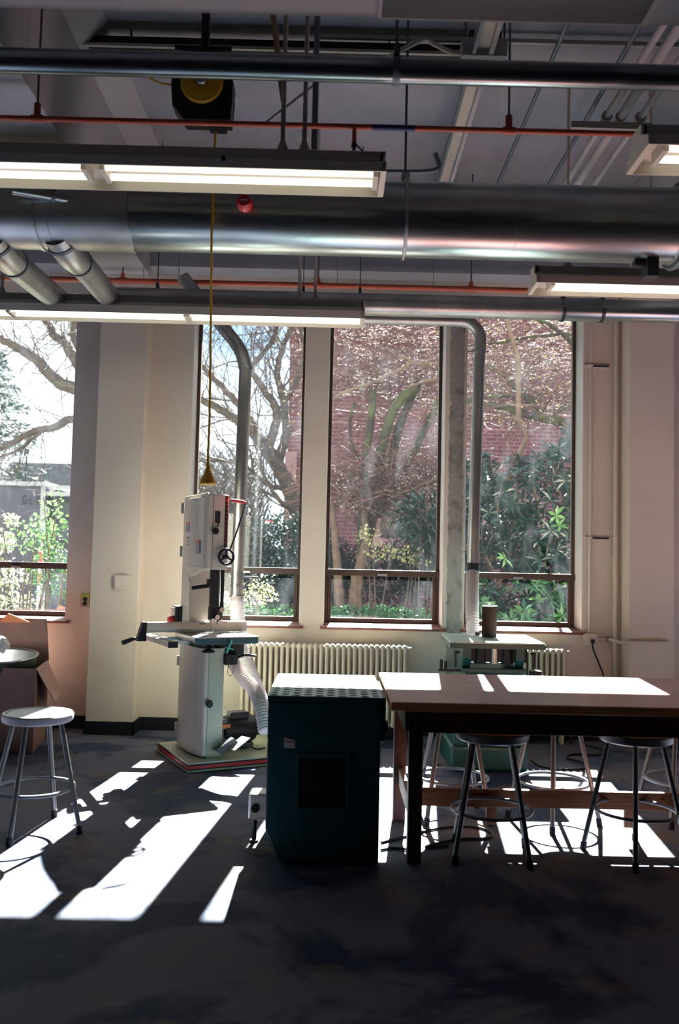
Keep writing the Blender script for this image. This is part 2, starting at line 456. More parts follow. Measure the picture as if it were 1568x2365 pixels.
# --- near steel conduit pipe
def hpipe(name, l, r, py_l, py_r, Y, rad, m, label, cat, x0=-120, x1=1700):
    a = P(x0, py_l+(py_r-py_l)*(x0/1568), Y=Y); b = P(x1, py_l+(py_r-py_l)*(x1/1568), Y=Y)
    z = (a.z+b.z)/2
    t = thing(name, label, cat, loc=(0, Y, z))
    obj('pipe', MB().cyl((l if l is not None else a.x, Y, z), (r if r is not None else b.x, Y, z), rad, 24), m, t)
    return t, z
t, z = hpipe('steel_pipe', -7.1, 7.9, 142, 178, 3.7, .053, M['conduit'], 'large shiny steel pipe running across the ceiling nearest the camera', 'pipe')
c = P(915, 165, Y=3.7)
obj('clamp', MB().cyl((c.x-.016, 3.7, z), (c.x+.016, 3.7, z), .060, 24).box(c.x-.012, c.x+.012, 3.655, 3.745, z+.05, z+.10), M['rod'], t)
obj('hanger_rod', MB().cyl((c.x, 3.7, z+.06), (c.x, 3.7, CEIL), .007, 8), M['rod'], t)
obj('hanger_rod', MB().cyl((-1.9, 3.7, z+.05), (-1.9, 3.7, CEIL), .007, 8), M['rod'], t)

# --- orange sprinkler line, near
t, zo = hpipe('sprinkler_pipe', -7.1, P(1476, 310, Y=4.15).x, 272, 312, 4.15, .0135, M['orange'], 'thin orange sprinkler pipe passing in front of the cord reel', 'pipe')
a, b = P(860, 303, Y=4.15), P(958, 305, Y=4.15)
obj('tape_band', MB().cyl((a.x, 4.15, zo), (b.x, 4.15, zo), .0145, 16), M['bluetape'], t, label='blue tape wrapped on the pipe')
for px in (85, 1175):
    q = P(px, 290, Y=4.15)
    h = obj('pipe_tee', MB().cyl((q.x, 4.15, zo-.01), (q.x, 4.15, zo+.075), .017, 14).cyl((q.x-.03, 4.15, zo), (q.x+.03, 4.15, zo), .019, 14), M['orange'], t)
    obj('hanger_rod', MB().cyl((q.x, 4.15, zo+.07), (q.x, 4.15, CEIL), .006, 8), M['rod'], h)
q = P(818, 320, Y=4.15)
h = obj('sprinkler_drop', MB().cyl((q.x, 4.15, zo), (q.x, 4.15, zo-.085), .011, 12), M['orange'], t)
obj('sprinkler_head', MB().lathe([(0, .0), (.012, 0), (.016, -.02), (.008, -.03), (.006, -.045), (.02, -.047), (.02, -.05), (0, -.05)], (q.x, 4.15, zo-.08), 'Z', 12)
    .bar((q.x+.01, 4.15, zo-.09), (q.x+.045, 4.15, zo-.125), .006, .006), M['dark_metal'], h)

# --- orange sprinkler line, far
t, zf = hpipe('sprinkler_pipe', -7.1, 7.9, 640, 681, 6.8, .021, M['orange'], 'orange sprinkler pipe along the top of the window wall', 'pipe')
for px in (283, 735, 1088):
    q = P(px, 650, Y=6.8)
    h = obj('pipe_tee', MB().cyl((q.x, 6.8, zf), (q.x, 6.8, zf+.06), .017, 12).cyl((q.x-.035, 6.8, zf), (q.x+.035, 6.8, zf), .026, 16), M['orange'], t)
    obj('hanger_rod', MB().cyl((q.x, 6.8, zf+.05), (q.x, 6.8, CEIL), .006, 8), M['rod'], h)
for px in (326, 408, 778, 1003):
    q = P(px, 650, Y=6.72)
    obj('hanger_wire', MB().cyl((q.x, 6.8, zf-.02), (q.x, 6.8, CEIL), .0025, 6), M['rod'], t)

# --- the big galvanised duct
DY = 4.77
dz = P(900, 507, Y=DY).z; R = .206
xj = P(303, 510, Y=DY).x; xe = P(1562, 520, Y=DY).x
t = thing('air_duct', 'large round galvanised duct crossing the room above the windows', 'duct', loc=(0, DY, dz))
obj('duct_section', MB().tube([(xj+i*(xe-xj)/24, DY, dz) for i in range(25)], [R*(1+.002*math.sin(i*1.7)) for i in range(25)], 48), M['galv'], t)
obj('duct_section', MB().cyl((-7.1, DY, dz), (xj-.02, DY, dz), R*1.03, 48), M['galv2'], t)
obj('duct_section', MB().cyl((xe+.03, DY, dz), (7.9, DY, dz), R, 48), M['galv'], t)
for px, w, rr in ((303, .05, 1.06), (100, .02, 1.07), (130, .012, 1.05), (1562, .05, 1.05)):
    q = P(px, 510, Y=DY)
    obj('duct_collar', MB().cyl((q.x-w/2, DY, dz), (q.x+w/2, DY, dz), R*rr, 48), M['galv2'], t)
for px in (715, 1180):
    q = P(px, 510, Y=DY)
    obj('duct_seam', MB().cyl((q.x-.002, DY, dz), (q.x+.002, DY, dz), R*1.008, 48), M['galv2'], t)
for px in (934,):
    q = P(px, 500, Y=DY)
    h = obj('strap_hanger', MB().tube([(q.x, DY+math.cos(a*PI/24)*(R+.006), dz+math.sin(a*PI/24)*(R+.006)) for a in range(48)], .010, 8, closed=True)
            .box(q.x-.022, q.x+.022, DY-.05, DY+.05, dz+R+.01, dz+R+.05), M['galv2'], t)
    obj('hanger_rod', MB().cyl((q.x, DY, dz+R), (q.x, DY, CEIL), .007, 8), M['rod'], h)
q = P(1560, 440, Y=DY)
obj('strap_hanger', MB().tube([(q.x, DY+math.cos(a*PI/24)*(R+.022), dz+math.sin(a*PI/24)*(R+.022)) for a in range(48)], .014, 8, closed=True), M['rod'], t)
q = P(1502, 600, Y=DY-.02)
obj('damper_motor', MB().box(q.x-.03, q.x+.035, DY-.06, DY+.04, dz-R-.10, dz-R+.02).cyl((q.x-.09, DY, dz-R-.01), (q.x-.03, DY, dz-R-.01), .028, 14), M['dark_metal'], t, bevel=.004)

# red alarm sounder in front of the duct
q = P(565, 470, Y=4.5)
t = thing('alarm_bell', 'small round red alarm sounder hanging before the big duct', 'alarm', loc=q)
obj('bell_body', MB().lathe([(0, -.045), (.030, -.045), (.036, -.035), (.045, -.01), (.045, .01), (.03, .02), (0, .02)], q, 'Y', 28), M['red'], t)
obj('label_band', MB().box(q.x-.022, q.x+.022, q.y-.047, q.y-.0455, q.z-.004, q.z+.006), M['labelw'], t, label='white writing band')
obj('mount_bracket', MB().box(q.x-.015, q.x+.015, q.y+.015, DY-R+.03, q.z-.012, q.z+.012), M['dark_metal'], t)

# --- branch ducts going down and back
def branch(pts, r, label):
    t = thing('branch_duct', label, 'duct', loc=pts[0])
    c = spline(pts, 7)
    n = len(c)
    obj('duct_bend', MB().tube(c[:n//2+1], r*1.03, 28), M['galv2'], t)
    obj('duct_run', MB().tube(c[n//2:], r, 28), M['galv2'], t)
    m = n//2; d = (c[m+1]-c[m]).normalized()
    obj('duct_clamp', MB().cyl(c[m]-d*.012, c[m]+d*.012, r*1.10, 28), M['rod'], t)
    m = 3; d = (c[m+1]-c[m]).normalized()
    obj('duct_clamp', MB().cyl(c[m]-d*.01, c[m]+d*.01, r*1.10, 28), M['rod'], t)
    return t
branch([P(-22, 545, Y=4.72), P(12, 588, Y=4.9), P(52, 626, Y=5.25), P(150, 706, Y=6.5)], .083, 'left of the two slanting branch ducts leaving the big duct')
branch([P(130, 540, Y=4.72), P(163, 590, Y=4.9), P(198, 622, Y=5.25), P(262, 700, Y=6.35)], .078, 'right of the two slanting branch ducts leaving the big duct')
a, b = P(28, 436, Y=4.45), P(195, 464, Y=4.62)
t = thing('spur_duct', 'short thin shiny duct stub in front of the big duct', 'duct', loc=a)
obj('duct_run', MB().tube([a, (a+b)/2, b], [.03, .032, .034], 20), M['galv'], t)
mid = a.lerp(b, .55); d = (b-a).normalized()
obj('duct_clamp', MB().cyl(mid-d*.01, mid+d*.01, .042, 20), M['rod'], t)

# --- slim duct over the windows
SY = 6.38; sz = P(1200, 712, Y=SY).z; sr = .083
t = thing('slim_duct', 'slim round duct running right over the tops of the windows', 'duct', loc=(0, SY, sz))
xa = P(262, 712, Y=SY).x
x1, x2 = P(1298, 712, Y=SY).x, P(1388, 712, Y=SY).x
obj('duct_section', MB().cyl((xa, SY, sz), (x1, SY, sz), sr, 36), M['galv2'], t)
obj('duct_section', MB().cyl((x1, SY, sz), (x2, SY, sz), sr*1.04, 36), M['galv'], t)
obj('duct_section', MB().cyl((x2, SY, sz), (7.9, SY, sz), sr*.97, 36), M['galv'], t)
for xx in (x1, x2):
    cl = obj('duct_clamp', MB().cyl((xx-.012, SY, sz), (xx+.012, SY, sz), sr*1.12, 36), M['dark_metal'], t)
    obj('clamp_latch', MB().box(xx-.018, xx+.018, SY-sr-.03, SY-sr, sz-.01, sz+.05), M['galv'], cl, bevel=.003)
for px in (700, 831, 363):
    q = P(px, 690, Y=SY)
    obj('hanger_bracket', MB().box(q.x-.01, q.x+.01, SY-.02, SY+.02, sz+sr-.005, sz+sr+.04).cyl((q.x, SY, sz+sr), (q.x, SY, CEIL), .004, 6), M['rod'], t)

# --- dust pipe dropping on the right, with its horizontal run behind the slim duct
HY = 6.90; hz = P(950, 738, Y=HY).z; pr = .047
v1, v2 = P(1106, 850, Y=HY), P(1092, 1300, Y=HY)
t = thing('dust_pipe', 'galvanised dust pipe that bends down beside the bare concrete strip', 'pipe', loc=v2)
bx = v1.x+.01
c = [(-.2, HY, hz), (bx-.28, HY, hz), (bx-.16, HY, hz)]
obj('pipe_run', MB().tube(c, pr, 24), M['galv2'], t)
arc = [(bx-.16+.16*math.sin(k*PI/16), HY, hz-.16+.16*math.cos(k*PI/16)) for k in range(9)]
obj('pipe_elbow', MB().tube(arc, pr*1.05, 24), M['galv2'], t)
obj('pipe_run', MB().tube([arc[-1], v1, v2], pr, 24), M['galv2'], t)
for px, py in ((1104, 812), (1093, 1275)):
    q = P(px, py, Y=HY)
    obj('pipe_clamp', MB().cyl(q-Vector((0, 0, .01)), q+Vector((0, 0, .01)), pr*1.12, 24).box(q.x-.085, q.x+.085, q.y-.006, q.y+.006, q.z-.005, q.z+.005), M['galv2'], t)
q = P(1058, 742, Y=HY)
obj('pipe_coupling', MB().cyl((q.x-.012, HY, hz), (q.x+.012, HY, hz), pr*1.1, 24), M['galv2'], t)
v3 = P(1091, 1322, Y=HY)
obj('pipe_cuff', MB().cyl(v2, v3, pr*1.08, 24), M['black'], t, label='black rubber cuff')
def ribbed(pts, r, name, label, loc, m, n=20, step=.010):
    c = spline(pts, 30); L = [0]
    for i in range(1, len(c)): L.append(L[-1]+(c[i]-c[i-1]).length)
    tot = L[-1]; k = int(tot/step); out = []; rr = []; j = 0
    for i in range(k+1):
        s = i*tot/k
        while j < len(L)-2 and L[j+1] < s: j += 1
        f = (s-L[j])/max(1e-9, L[j+1]-L[j]); out.append(c[j].lerp(c[j+1], min(1, f))); rr.append(r*(1.07 if i % 2 else .91))
    t = thing(name, label, 'hose', loc=loc)
    obj('ribbed_tube', MB().tube(out, rr, n), m, t)
    d = (out[2]-out[0]).normalized()
    obj('hose_clamp', MB().cyl(out[0], out[0]+d*.012, r*1.13, 20), M['galv2'], t)
    return t
h0 = v3; h1 = P(1090, 1400, Y=6.56); h2 = P(1092, 1470, Y=6.48); h2.z = .895
ribbed([h0, h1, h2], .049, 'flexible_hose', 'clear ribbed hose dropping onto the green sander table', h2, M['hose'])

# --- dust pipe dropping on the left
LY = 6.75
a, b, c_, d_ = P(492, 728, Y=LY), P(540, 786, Y=LY), P(567, 850, Y=LY), P(548, 1330, Y=LY)
t = thing('dust_pipe', 'galvanised dust pipe angling down behind the bandsaw', 'pipe', loc=d_)
obj('pipe_run', MB().tube([a-Vector((.25, 0, -.30)), a, b], pr*1.1, 24), M['galv2'], t)
obj('pipe_elbow', MB().tube(spline([b, P(558, 815, Y=LY), c_], 5), pr*1.13, 24), M['galv2'], t)
obj('pipe_run', MB().tube([c_, d_, P(547, 1388, Y=LY)], pr*1.05, 24), M['galv2'], t)
for q in (b, c_, P(549, 1325, Y=LY), P(548, 1352, Y=LY)):
    obj('pipe_clamp', MB().cyl(q-Vector((0, 0, .012)), q+Vector((0, 0, .012)), pr*1.2, 24), M['galv'], t)
obj('blast_gate', MB().box(d_.x-.06, d_.x+.16, LY-.012, LY+.012, d_.z-.016, d_.z), M['galv'], t)
h0 = P(547, 1375, Y=LY)
ribbed([h0, P(549, 1440, Y=6.72), P(556, 1490, Y=6.68), P(570, 1535, Y=6.6), P(588, 1580, Y=6.5), P(612, 1640, Y=6.4), P(640, 1690, Y=6.3)], .056, 'flexible_hose', 'clear ribbed hose hanging behind the bandsaw table', h0, M['hose'])

# --- lamps
def lamp(label, px0, px1, py, Y, pys, left_end=True, right_end=True, W=.27, h=.085, segs=(), zb=None, extra=None):
    """trough light: px0..px1 at pixel row py (near lower lip), depth Y"""
    zb = P((px0+px1)/2, py, Y=Y).z if zb is None else zb
    x0, x1 = P(px0, py, Y=Y).x, P(px1, py, Y=Y).x
    t = thing('ceiling_light', label, 'light', loc=((x0+x1)/2, Y, zb), group='fluorescent trough lights')
    yc = Y+W/2
    hb = MB(); th = .006
    # folded profile: near wing, roof, far wing
    prof = [(Y, zb), (Y+.004, zb+h*.55), (yc-.05, zb+h), (yc+.05, zb+h), (Y+W-.004, zb+h*.55), (Y+W, zb-.004),
            (Y+W-th, zb-.004), (Y+W-.004-th, zb+h*.5), (yc+.045, zb+h-th), (yc-.045, zb+h-th), (Y+.004+th, zb+h*.5), (Y+th, zb)]
    hb.prism(prof, 'X', x0, x1)
    obj('reflector', hb, M['lampw'], t)
    obj('housing', MB().box(x0, x1, yc-.05, yc+.05, zb+h, zb+h+.05), M['lampg'], t, bevel=.004)
    for xx, s in ((x0, 1), (x1, -1)):
        obj('end_cap', MB().prism([(Y, zb), (Y+.004, zb+h*.55), (yc-.05, zb+h), (yc-.05, zb+h+.05), (yc+.05, zb+h+.05), (yc+.05, zb+h), (Y+W-.004, zb+h*.55), (Y+W, zb-.004)], 'X', xx-.008*s, xx+.02*s), M['lampw'], t, bevel=.002)
    for s0, s1 in segs:
        a, b = P(s0, py, Y=Y+.08).x, P(s1, py, Y=Y+.08).x
        for yy in (Y+.075, Y+.180):
            tb = obj('lamp_tube', MB().cyl((a, yy, zb+.022), (b, yy, zb+.022), .0160, 16), M['tube'], t)
        for xx in (a, b):
            s = .025 if xx == b else -.025
            obj('lamp_holder', MB().box(min(xx, xx+s), max(xx, xx+s), Y+.05, Y+.2, zb-.002, zb+.06), M['lampw'], t, bevel=.004)
    return t, x0, x1, zb
t, x0, x1, z1 = lamp('long lit trough light hanging at the left, nearest the camera', -600, 889, 377, 3.83, 0, segs=((-420, -350), (-330, 190), (245, 862)))
def lamp_hangers(t, pxs, Y, z, pyr, kind='w'):
    for px in pxs:
        q = P(px, pyr, Y=Y)
        h = obj('hanger_pipe', MB().cyl((q.x, Y, z), (q.x, Y, CEIL), .011, 12), M['lampg'], t)
        obj('hanger_cup', MB().lathe([(0, .0), (.03, 0), (.03, .02), (.014, .06), (0, .06)], (q.x, Y, z), 'Z', 16), M['lampg'], h)
lamp_hangers(t, (655, 705, -200), 3.965, z1+.13, 250)
q = P(515, 363, Y=3.82)
obj('knockout', MB().cyl((q.x, 3.826, q.z), (q.x, 3.836, q.z), .011, 14), M['black'], t, label='dark round hole in the housing')
t, x0, x1, z2 = lamp('lit trough light hanging across the tops of the left windows', -90, 840, 724, 6.02, 0, W=.25, h=.10, segs=((-380, 18), (24, 425), (440, 832)))
lamp_hangers(t, (692, 729, 6), 6.145, z2+.14, 640)
t, x0, x1, z3 = lamp('trough light cut off by the right edge, upper one of the two', 1502, 2100, 340, 3.52, 0, segs=((1540, 2050),), W=.28)
lamp_hangers(t, (1600,), 3.66, z3+.13, 250)
t, x0, x1, z4 = lamp('trough light at the right edge over the slim duct', 1242, 2000, 661, 5.30, 0, segs=((1280, 1690), (1700, 1960)), W=.25)
lamp_hangers(t, (1502, 1310), 5.425, z4+.13, 600)

# --- cord reel and drop cord
RY = 4.45
q = P(466, 200, Y=RY)
t = thing('cord_reel', 'black and yellow ceiling cord reel with a long yellow cord and cone plug', 'reel', loc=q)
r = .165
poly = []
for k in range(0, 19):
    a = math.radians(-10+k*200/18)
    poly.append((q.x+r*math.cos(a), q.z+r*math.sin(a)+.02))
poly += [(q.x-.155, q.z-.10), (q.x-.09, q.z-.18), (q.x+.155, q.z-.18), (q.x+.165, q.z-.04)]
obj('reel_housing', MB().prism(poly, 'Y', RY+.0, RY+.12), M['blackp'], t, bevel=.008)
obj('reel_disc', MB().lathe([(0, -.02), (.05, -.02), (.105, -.012), (.113, 0), (.113, .02)], (q.x, RY, q.z+.02), 'Y', 40), M['yellow'], t)
obj('reel_hub', MB().lathe([(0, -.032), (.028, -.032), (.034, -.02), (.034, 0)], (q.x, RY, q.z+.03), 'Y', 12), M['galv'], t)
obj('mount_bracket', MB().box(q.x-.15, q.x+.15, RY, RY+.14, q.z+.2, q.z+.225).box(q.x-.02, q.x+.02, RY+.05, RY+.09, q.z+.22, CEIL), M['black'], t)
obj('cord_guide', MB().box(q.x+.04, q.x+.13, RY+.02, RY+.09, q.z-.21, q.z-.18), M['black'], t)
cp = [P(499, 290, Y=RY+.05), P(496, 330, Y=RY+.05), P(493, 420, Y=RY+.05), P(489, 560, Y=RY+.05), P(486, 760, Y=RY+.05), P(484, 950, Y=RY+.05), P(481, 1030, Y=RY+.05), P(480, 1090, Y=RY+.05)]
c = spline(cp, 10)
lr = random.Random(2)
t2 = obj('hanging_cord', MB().tube([p+Vector((lr.uniform(-.002, .002), 0, 0)) for p in c], .0062, 10), M['yellow'], t)
e = cp[-1]
obj('plug', MB().lathe([(0, .045), (.009, .045), (.012, .02), (.02, -.005), (.035, -.035), (.043, -.05), (.045, -.062), (.04, -.068), (0, -.068)], e, 'Z', 12), M['yellow'], t2)
# slack loops of the cord by the reel
obj('cord_slack', MB().tube(spline([P(340, 178, Y=RY), P(365, 190, Y=RY), P(395, 196, Y=RY+.03)], 6), .0052, 8), M['yellow'], t)

# --- things running front to back on the ceiling (direction of depth)
def ypipe(name, px, py, z, r, m, label, y0=1.5, y1=6.95, cat='conduit', group=None, par=None):
    q = P(px, py, Z=z)
    return obj(name, MB().cyl((q.x, y0, z), (q.x, y1, z), r, 14), m, par, label=label, cat=cat, group=group)
for px, rr, lb in ((1391, .020, 'left of three parallel cream conduits on the ceiling at right'), (1423, .028, 'middle and thickest of three parallel cream conduits on the ceiling'), (1469, .020, 'right of three parallel cream conduits on the ceiling at right')):
    ypipe('ceiling_conduit', px, 286, 4.10, rr, M['duct_paint'], lb, group='parallel cream ceiling conduits')
ypipe('ceiling_conduit', 1340, 300, 4.16, .014, M['rod'], 'thin bluish steel conduit left of the three cream conduits')
ypipe('ceiling_conduit', 1208, 290, 4.30, .013, M['rod'], 'thin dark rod running front to back under the ceiling')
st = P(1400, 281, Z=4.07)
t = thing('strut_channel', 'short steel strut holding the parallel ceiling conduits', 'bracket', loc=st)
obj('strut', MB().box(P(1318, 275, Y=st.y).x, P(1500, 275, Y=st.y).x, st.y-.02, st.y+.02, 4.02, 4.06), M['lampg'], t)
for px in (1391, 1423, 1469):
    q = P(px, 286, Z=4.10)
    obj('pipe_strap', MB().cyl((q.x, st.y-.012, 4.10), (q.x, st.y+.012, 4.10), .034, 14), M['lampw'], t)
# channel light rail
q = P(1065, 290, Z=4.30)
t = thing('unistrut_rail', 'pale double ceiling rail running front to back right of centre', 'rail', loc=(q.x, 4.5, 4.3))
obj('channel', MB().box(q.x-.06, q.x+.06, 3.6, 6.95, 4.30, 4.36), M['lampg'], t, bevel=.004)
obj('rail_lip', MB().box(q.x-.065, q.x-.045, 3.6, 6.95, 4.27, 4.30), M['rod'], t)
obj('rail_lip', MB().box(q.x+.03, q.x+.055, 3.6, 6.95, 4.27, 4.30), M['duct_paint'], t)
# crosswise track
def xbox(name, px0, px1, py0, py1, Y, depth, m, label, cat, bevel=.003, extra=None):
    a, b = P(px0, py0, Y=Y), P(px1, py1, Y=Y)
    z1 = P((px0+px1)/2, py0, Y=Y).z; z0 = P((px0+px1)/2, py1, Y=Y).z
    t = thing(name, label, cat, loc=((a.x+b.x)/2, Y, z0))
    obj('body', MB().box(a.x, b.x, Y, Y+depth, z0, z1), m, t, bevel=bevel)
    return t, a.x, b.x, z0, z1
t, ax, bx2, z0, z1 = xbox('cable_tray', 185, 1100, 92, 112, 4.95, .10, M['black'], 'long dark cable tray across the ceiling behind the steel pipe', 'tray')
obj('tray_rim', MB().box(ax, bx2, 4.93, 4.95, z0-.02, z0-.002), M['lampg'], t)
obj('tray_rim', MB().box(P(730, 90, Y=4.93).x, bx2+1.2, 4.93, 4.95, z1+.01, z1+.035), M['lampg'], t)
for px in (300, 900):
    q = P(px, 90, Y=4.97); obj('hanger_rod', MB().cyl((q.x, 5.0, z1), (q.x, 5.0, CEIL), .006, 8), M['rod'], t)
t, *_ = xbox('junction_box', 1068, 1172, 86, 128, 4.7, .14, M['duct_paint'], 'cream electrical box on the ceiling right of centre', 'box')
a, b = P(1085, 66, Y=4.7), P(1160, 84, Y=4.7)
obj('box_top', MB().box(a.x, b.x, 4.71, 4.82, b.z-.01, a.z), M['dark_metal'], t, bevel=.003)
for px in (1075, 1165): 
    q = P(px, 86, Y=4.77); obj('hanger_rod', MB().cyl((q.x, 4.77, q.z-.1), (q.x, 4.77, CEIL), .006, 8), M['rod'], t)
t = thing('supply_grille', 'dark rectangular air unit at the top right of the ceiling', 'air unit', loc=(.7, 3.4, 3.75))
obj('pale_frame', MB().box(.135, 1.30, 3.22, 3.595, 3.738, 3.75), M['duct_paint'], t, bevel=.003)
obj('dark_panel', MB().box(.155, 1.265, 3.24, 3.57, 3.73, 3.738), M['grille'], t, bevel=.002)
# vertical pieces
def vpipe(name, px, py, Y, z0, r, m, label, cat='conduit'):
    q = P(px, py, Y=Y)
    return obj(name, MB().cyl((q.x, Y, z0), (q.x, Y, CEIL), r, 14), m, None, label=label, cat=cat)
vpipe('drop_conduit', 729, 200, 4.3, P(729, 348, Y=4.3).z, .016, M['rod'], 'dark vertical conduit between the cord reel and the pale rail')
q0, q1 = P(632, 40, Y=4.6), P(655, 235, Y=4.6)
obj('drop_conduit', MB().tube([q0+Vector((0, 0, .3)), q0, q1], .017, 12), mat('tan_paint', (.30, .22, .12), .6), None, label='tan painted conduit dropping right of the cord reel', cat='conduit')
q0, q1 = P(812, 186, Y=5.2), P(600, 296, Y=5.2)
q0.z = CEIL-.01
obj('brace_rod', MB().cyl(q0, q1, .012, 10), M['duct_paint'], None, label='pale diagonal brace crossing behind the vertical conduits', cat='brace')
q = [P(898, 132, Y=4.75), P(975, 92, Y=4.75), P(1000, 100, Y=4.75), P(1040, 120, Y=4.75), P(1070, 122, Y=4.75)]
obj('flex_conduit', MB().tube(spline(q, 6), .014, 10), M['lampg'], None, label='bent pale flexible conduit leading to the cream electrical box', cat='conduit')
vpipe('drop_conduit', 92, 120, 4.7, P(92, 210, Y=4.7).z, .012, M['rod'], 'thin dark vertical conduit at the upper left')
# pipe with elbow behind first lamp
q0, q1 = P(880, 397, Y=5.9), P(1005, 393, Y=5.9)
obj('elbow_pipe', MB().tube(spline([q0, q1, q1+Vector((0, 0, .12))], 6), .016, 12), M['rod'], None, label='short dark pipe with an elbow right of the near left light', cat='pipe')
#PART3
# ================================================================== WALL FITTINGS
def plate(name, px0, px1, py0, py1, Y, m, label, cat, d=.008):
    a, b = P(px0, py0, Y=Y), P(px1, py1, Y=Y)
    t = thing(name, label, cat, loc=((a.x+b.x)/2, Y, b.z))
    obj('cover', MB().box(a.x, b.x, Y-d, Y, b.z, a.z), m, t, bevel=.002)
    return t, a, b
t, a, b = plate('wall_outlet', 187, 207, 1370, 1402, WY, M['plate'], 'brown socket plate with a green label right of the left window', 'outlet')
obj('label_strip', MB().box(a.x+.004, b.x-.004, WY-.0095, WY-.008, a.z-.03, a.z-.004), M['greenlbl'], t, label='yellow-green strip')
for k in (.42, .75):
    z = a.z+(b.z-a.z)*k
    obj('socket', MB().cyl(((a.x+b.x)/2, WY-.012, z), ((a.x+b.x)/2, WY-.004, z), .017, 18), M['black'], t)
plate('blank_plate', 265, 300, 1328, 1362, 6.95, M['wall'], 'faint painted-over blank plate on the left pilaster', 'plate', .005)
t, a, b = plate('conduit_box', 195, 213, 1588, 1620, WY, M['wall'], 'small cream conduit box low beside the left pilaster', 'box', .045)
obj('pipe', MB().cyl((b.x-.01, WY-.02, 0), (b.x-.01, WY-.02, b.z), .012, 12), M['wall'], t)

a = P(1362, 742, Y=WY-.03); b = P(1361, 1460, Y=WY-.03)
t = thing('wall_conduit', 'thin cream conduit running down to the right wall outlet', 'conduit', loc=b)
obj('pipe', MB().cyl((b.x, WY-.03, b.z), (b.x, WY-.03, CEIL), .011, 12), M['wall'], t)
for py in (845, 1242):
    u, v = P(1350, py, Y=WY-.01), P(1407, py, Y=WY-.01)
    s = obj('strut_slot', MB().box(u.x, v.x, WY-.016, WY, u.z-.014, u.z+.012), M['wall'], t, bevel=.002)
    obj('slot_opening', MB().box(u.x+.06, v.x-.006, WY-.018, WY-.015, u.z-.009, u.z+.007), M['dark_metal'], s, label='dark open slot')
    obj('pipe_strap', MB().box(b.x-.018, b.x+.018, WY-.045, WY-.012, u.z-.010, u.z+.010), M['wall'], s, bevel=.002)
a = P(1422, 1000, Y=WY-.03)
t = thing('wall_pipe', 'thick cream pipe running floor to ceiling beside the right pilaster', 'pipe', loc=(a.x, WY-.03, 0))
obj('pipe', MB().cyl((a.x, WY-.035, 0), (a.x, WY-.035, CEIL), .019, 16), M['wall'], t)
obj('pipe_strap', MB().box(a.x-.03, a.x+.03, WY-.02, WY, 1.5, 1.52), M['wall'], t)
a, b = P(1345, 1462, Y=WY), P(1376, 1489, Y=WY)
t = thing('wall_outlet', 'cream outlet box under the right window with a black plug', 'outlet', loc=(a.x, WY, b.z))
obj('box', MB().box(a.x, b.x, WY-.05, WY, b.z, a.z), M['saw'], t, bevel=.003)
cx_ = (a.x+b.x)/2+.01
obj('socket', MB().box(cx_-.016, cx_+.016, WY-.053, WY-.049, (a.z+b.z)/2-.01, (a.z+b.z)/2+.035), M['labelw'], t, bevel=.001)
obj('bolt', MB().cyl((b.x-.012, WY-.053, b.z+.012), (b.x-.012, WY-.045, b.z+.012), .004, 8), M['black'], t)
# cord from that outlet
c = spline([(cx_, WY-.06, (a.z+b.z)/2-.02), P(1370, 1500, Y=WY-.05), P(1384, 1535, Y=WY-.04), P(1394, 1562, Y=WY-.03), P(1400, 1600, Y=WY-.05), (P(1405, 1600, Y=WY-.1).x, WY-.12, .01)], 8)
t = thing('power_cord', 'black cord dropping from the outlet under the right window', 'cord', loc=c[0])
obj('cable', MB().tube(c, .006, 8), M['black'], t)
obj('plug', MB().box(cx_-.014, cx_+.014, WY-.085, WY-.054, (a.z+b.z)/2-.03, (a.z+b.z)/2+.002), M['blackp'], t, bevel=.004)
a, b = P(1378, 1476, Y=WY-.02), P(1600, 1481, Y=WY-.02)
t = thing('wall_conduit', 'horizontal cream conduit running right from the outlet box', 'conduit', loc=a)
obj('pipe', MB().cyl((a.x, WY-.02, a.z), (2.30, WY-.02, a.z), .014, 12), M['wall'], t)
obj('pipe', MB().cyl((2.29, 6.932, a.z), (2.70, 6.932, a.z), .014, 12), M['wall'], t)
obj('pipe', MB().cyl((2.292, 6.932, a.z), (2.292, WY-.02, a.z), .014, 12), M['wall'], t)
for px in (1410, 1447):
    q = P(px, 1478, Y=WY-.02); q.x = min(q.x, 2.28)
    obj('pipe_coupling', MB().cyl((q.x-.012, WY-.02, a.z), (q.x+.012, WY-.02, a.z), .019, 12), M['lampg'], t)

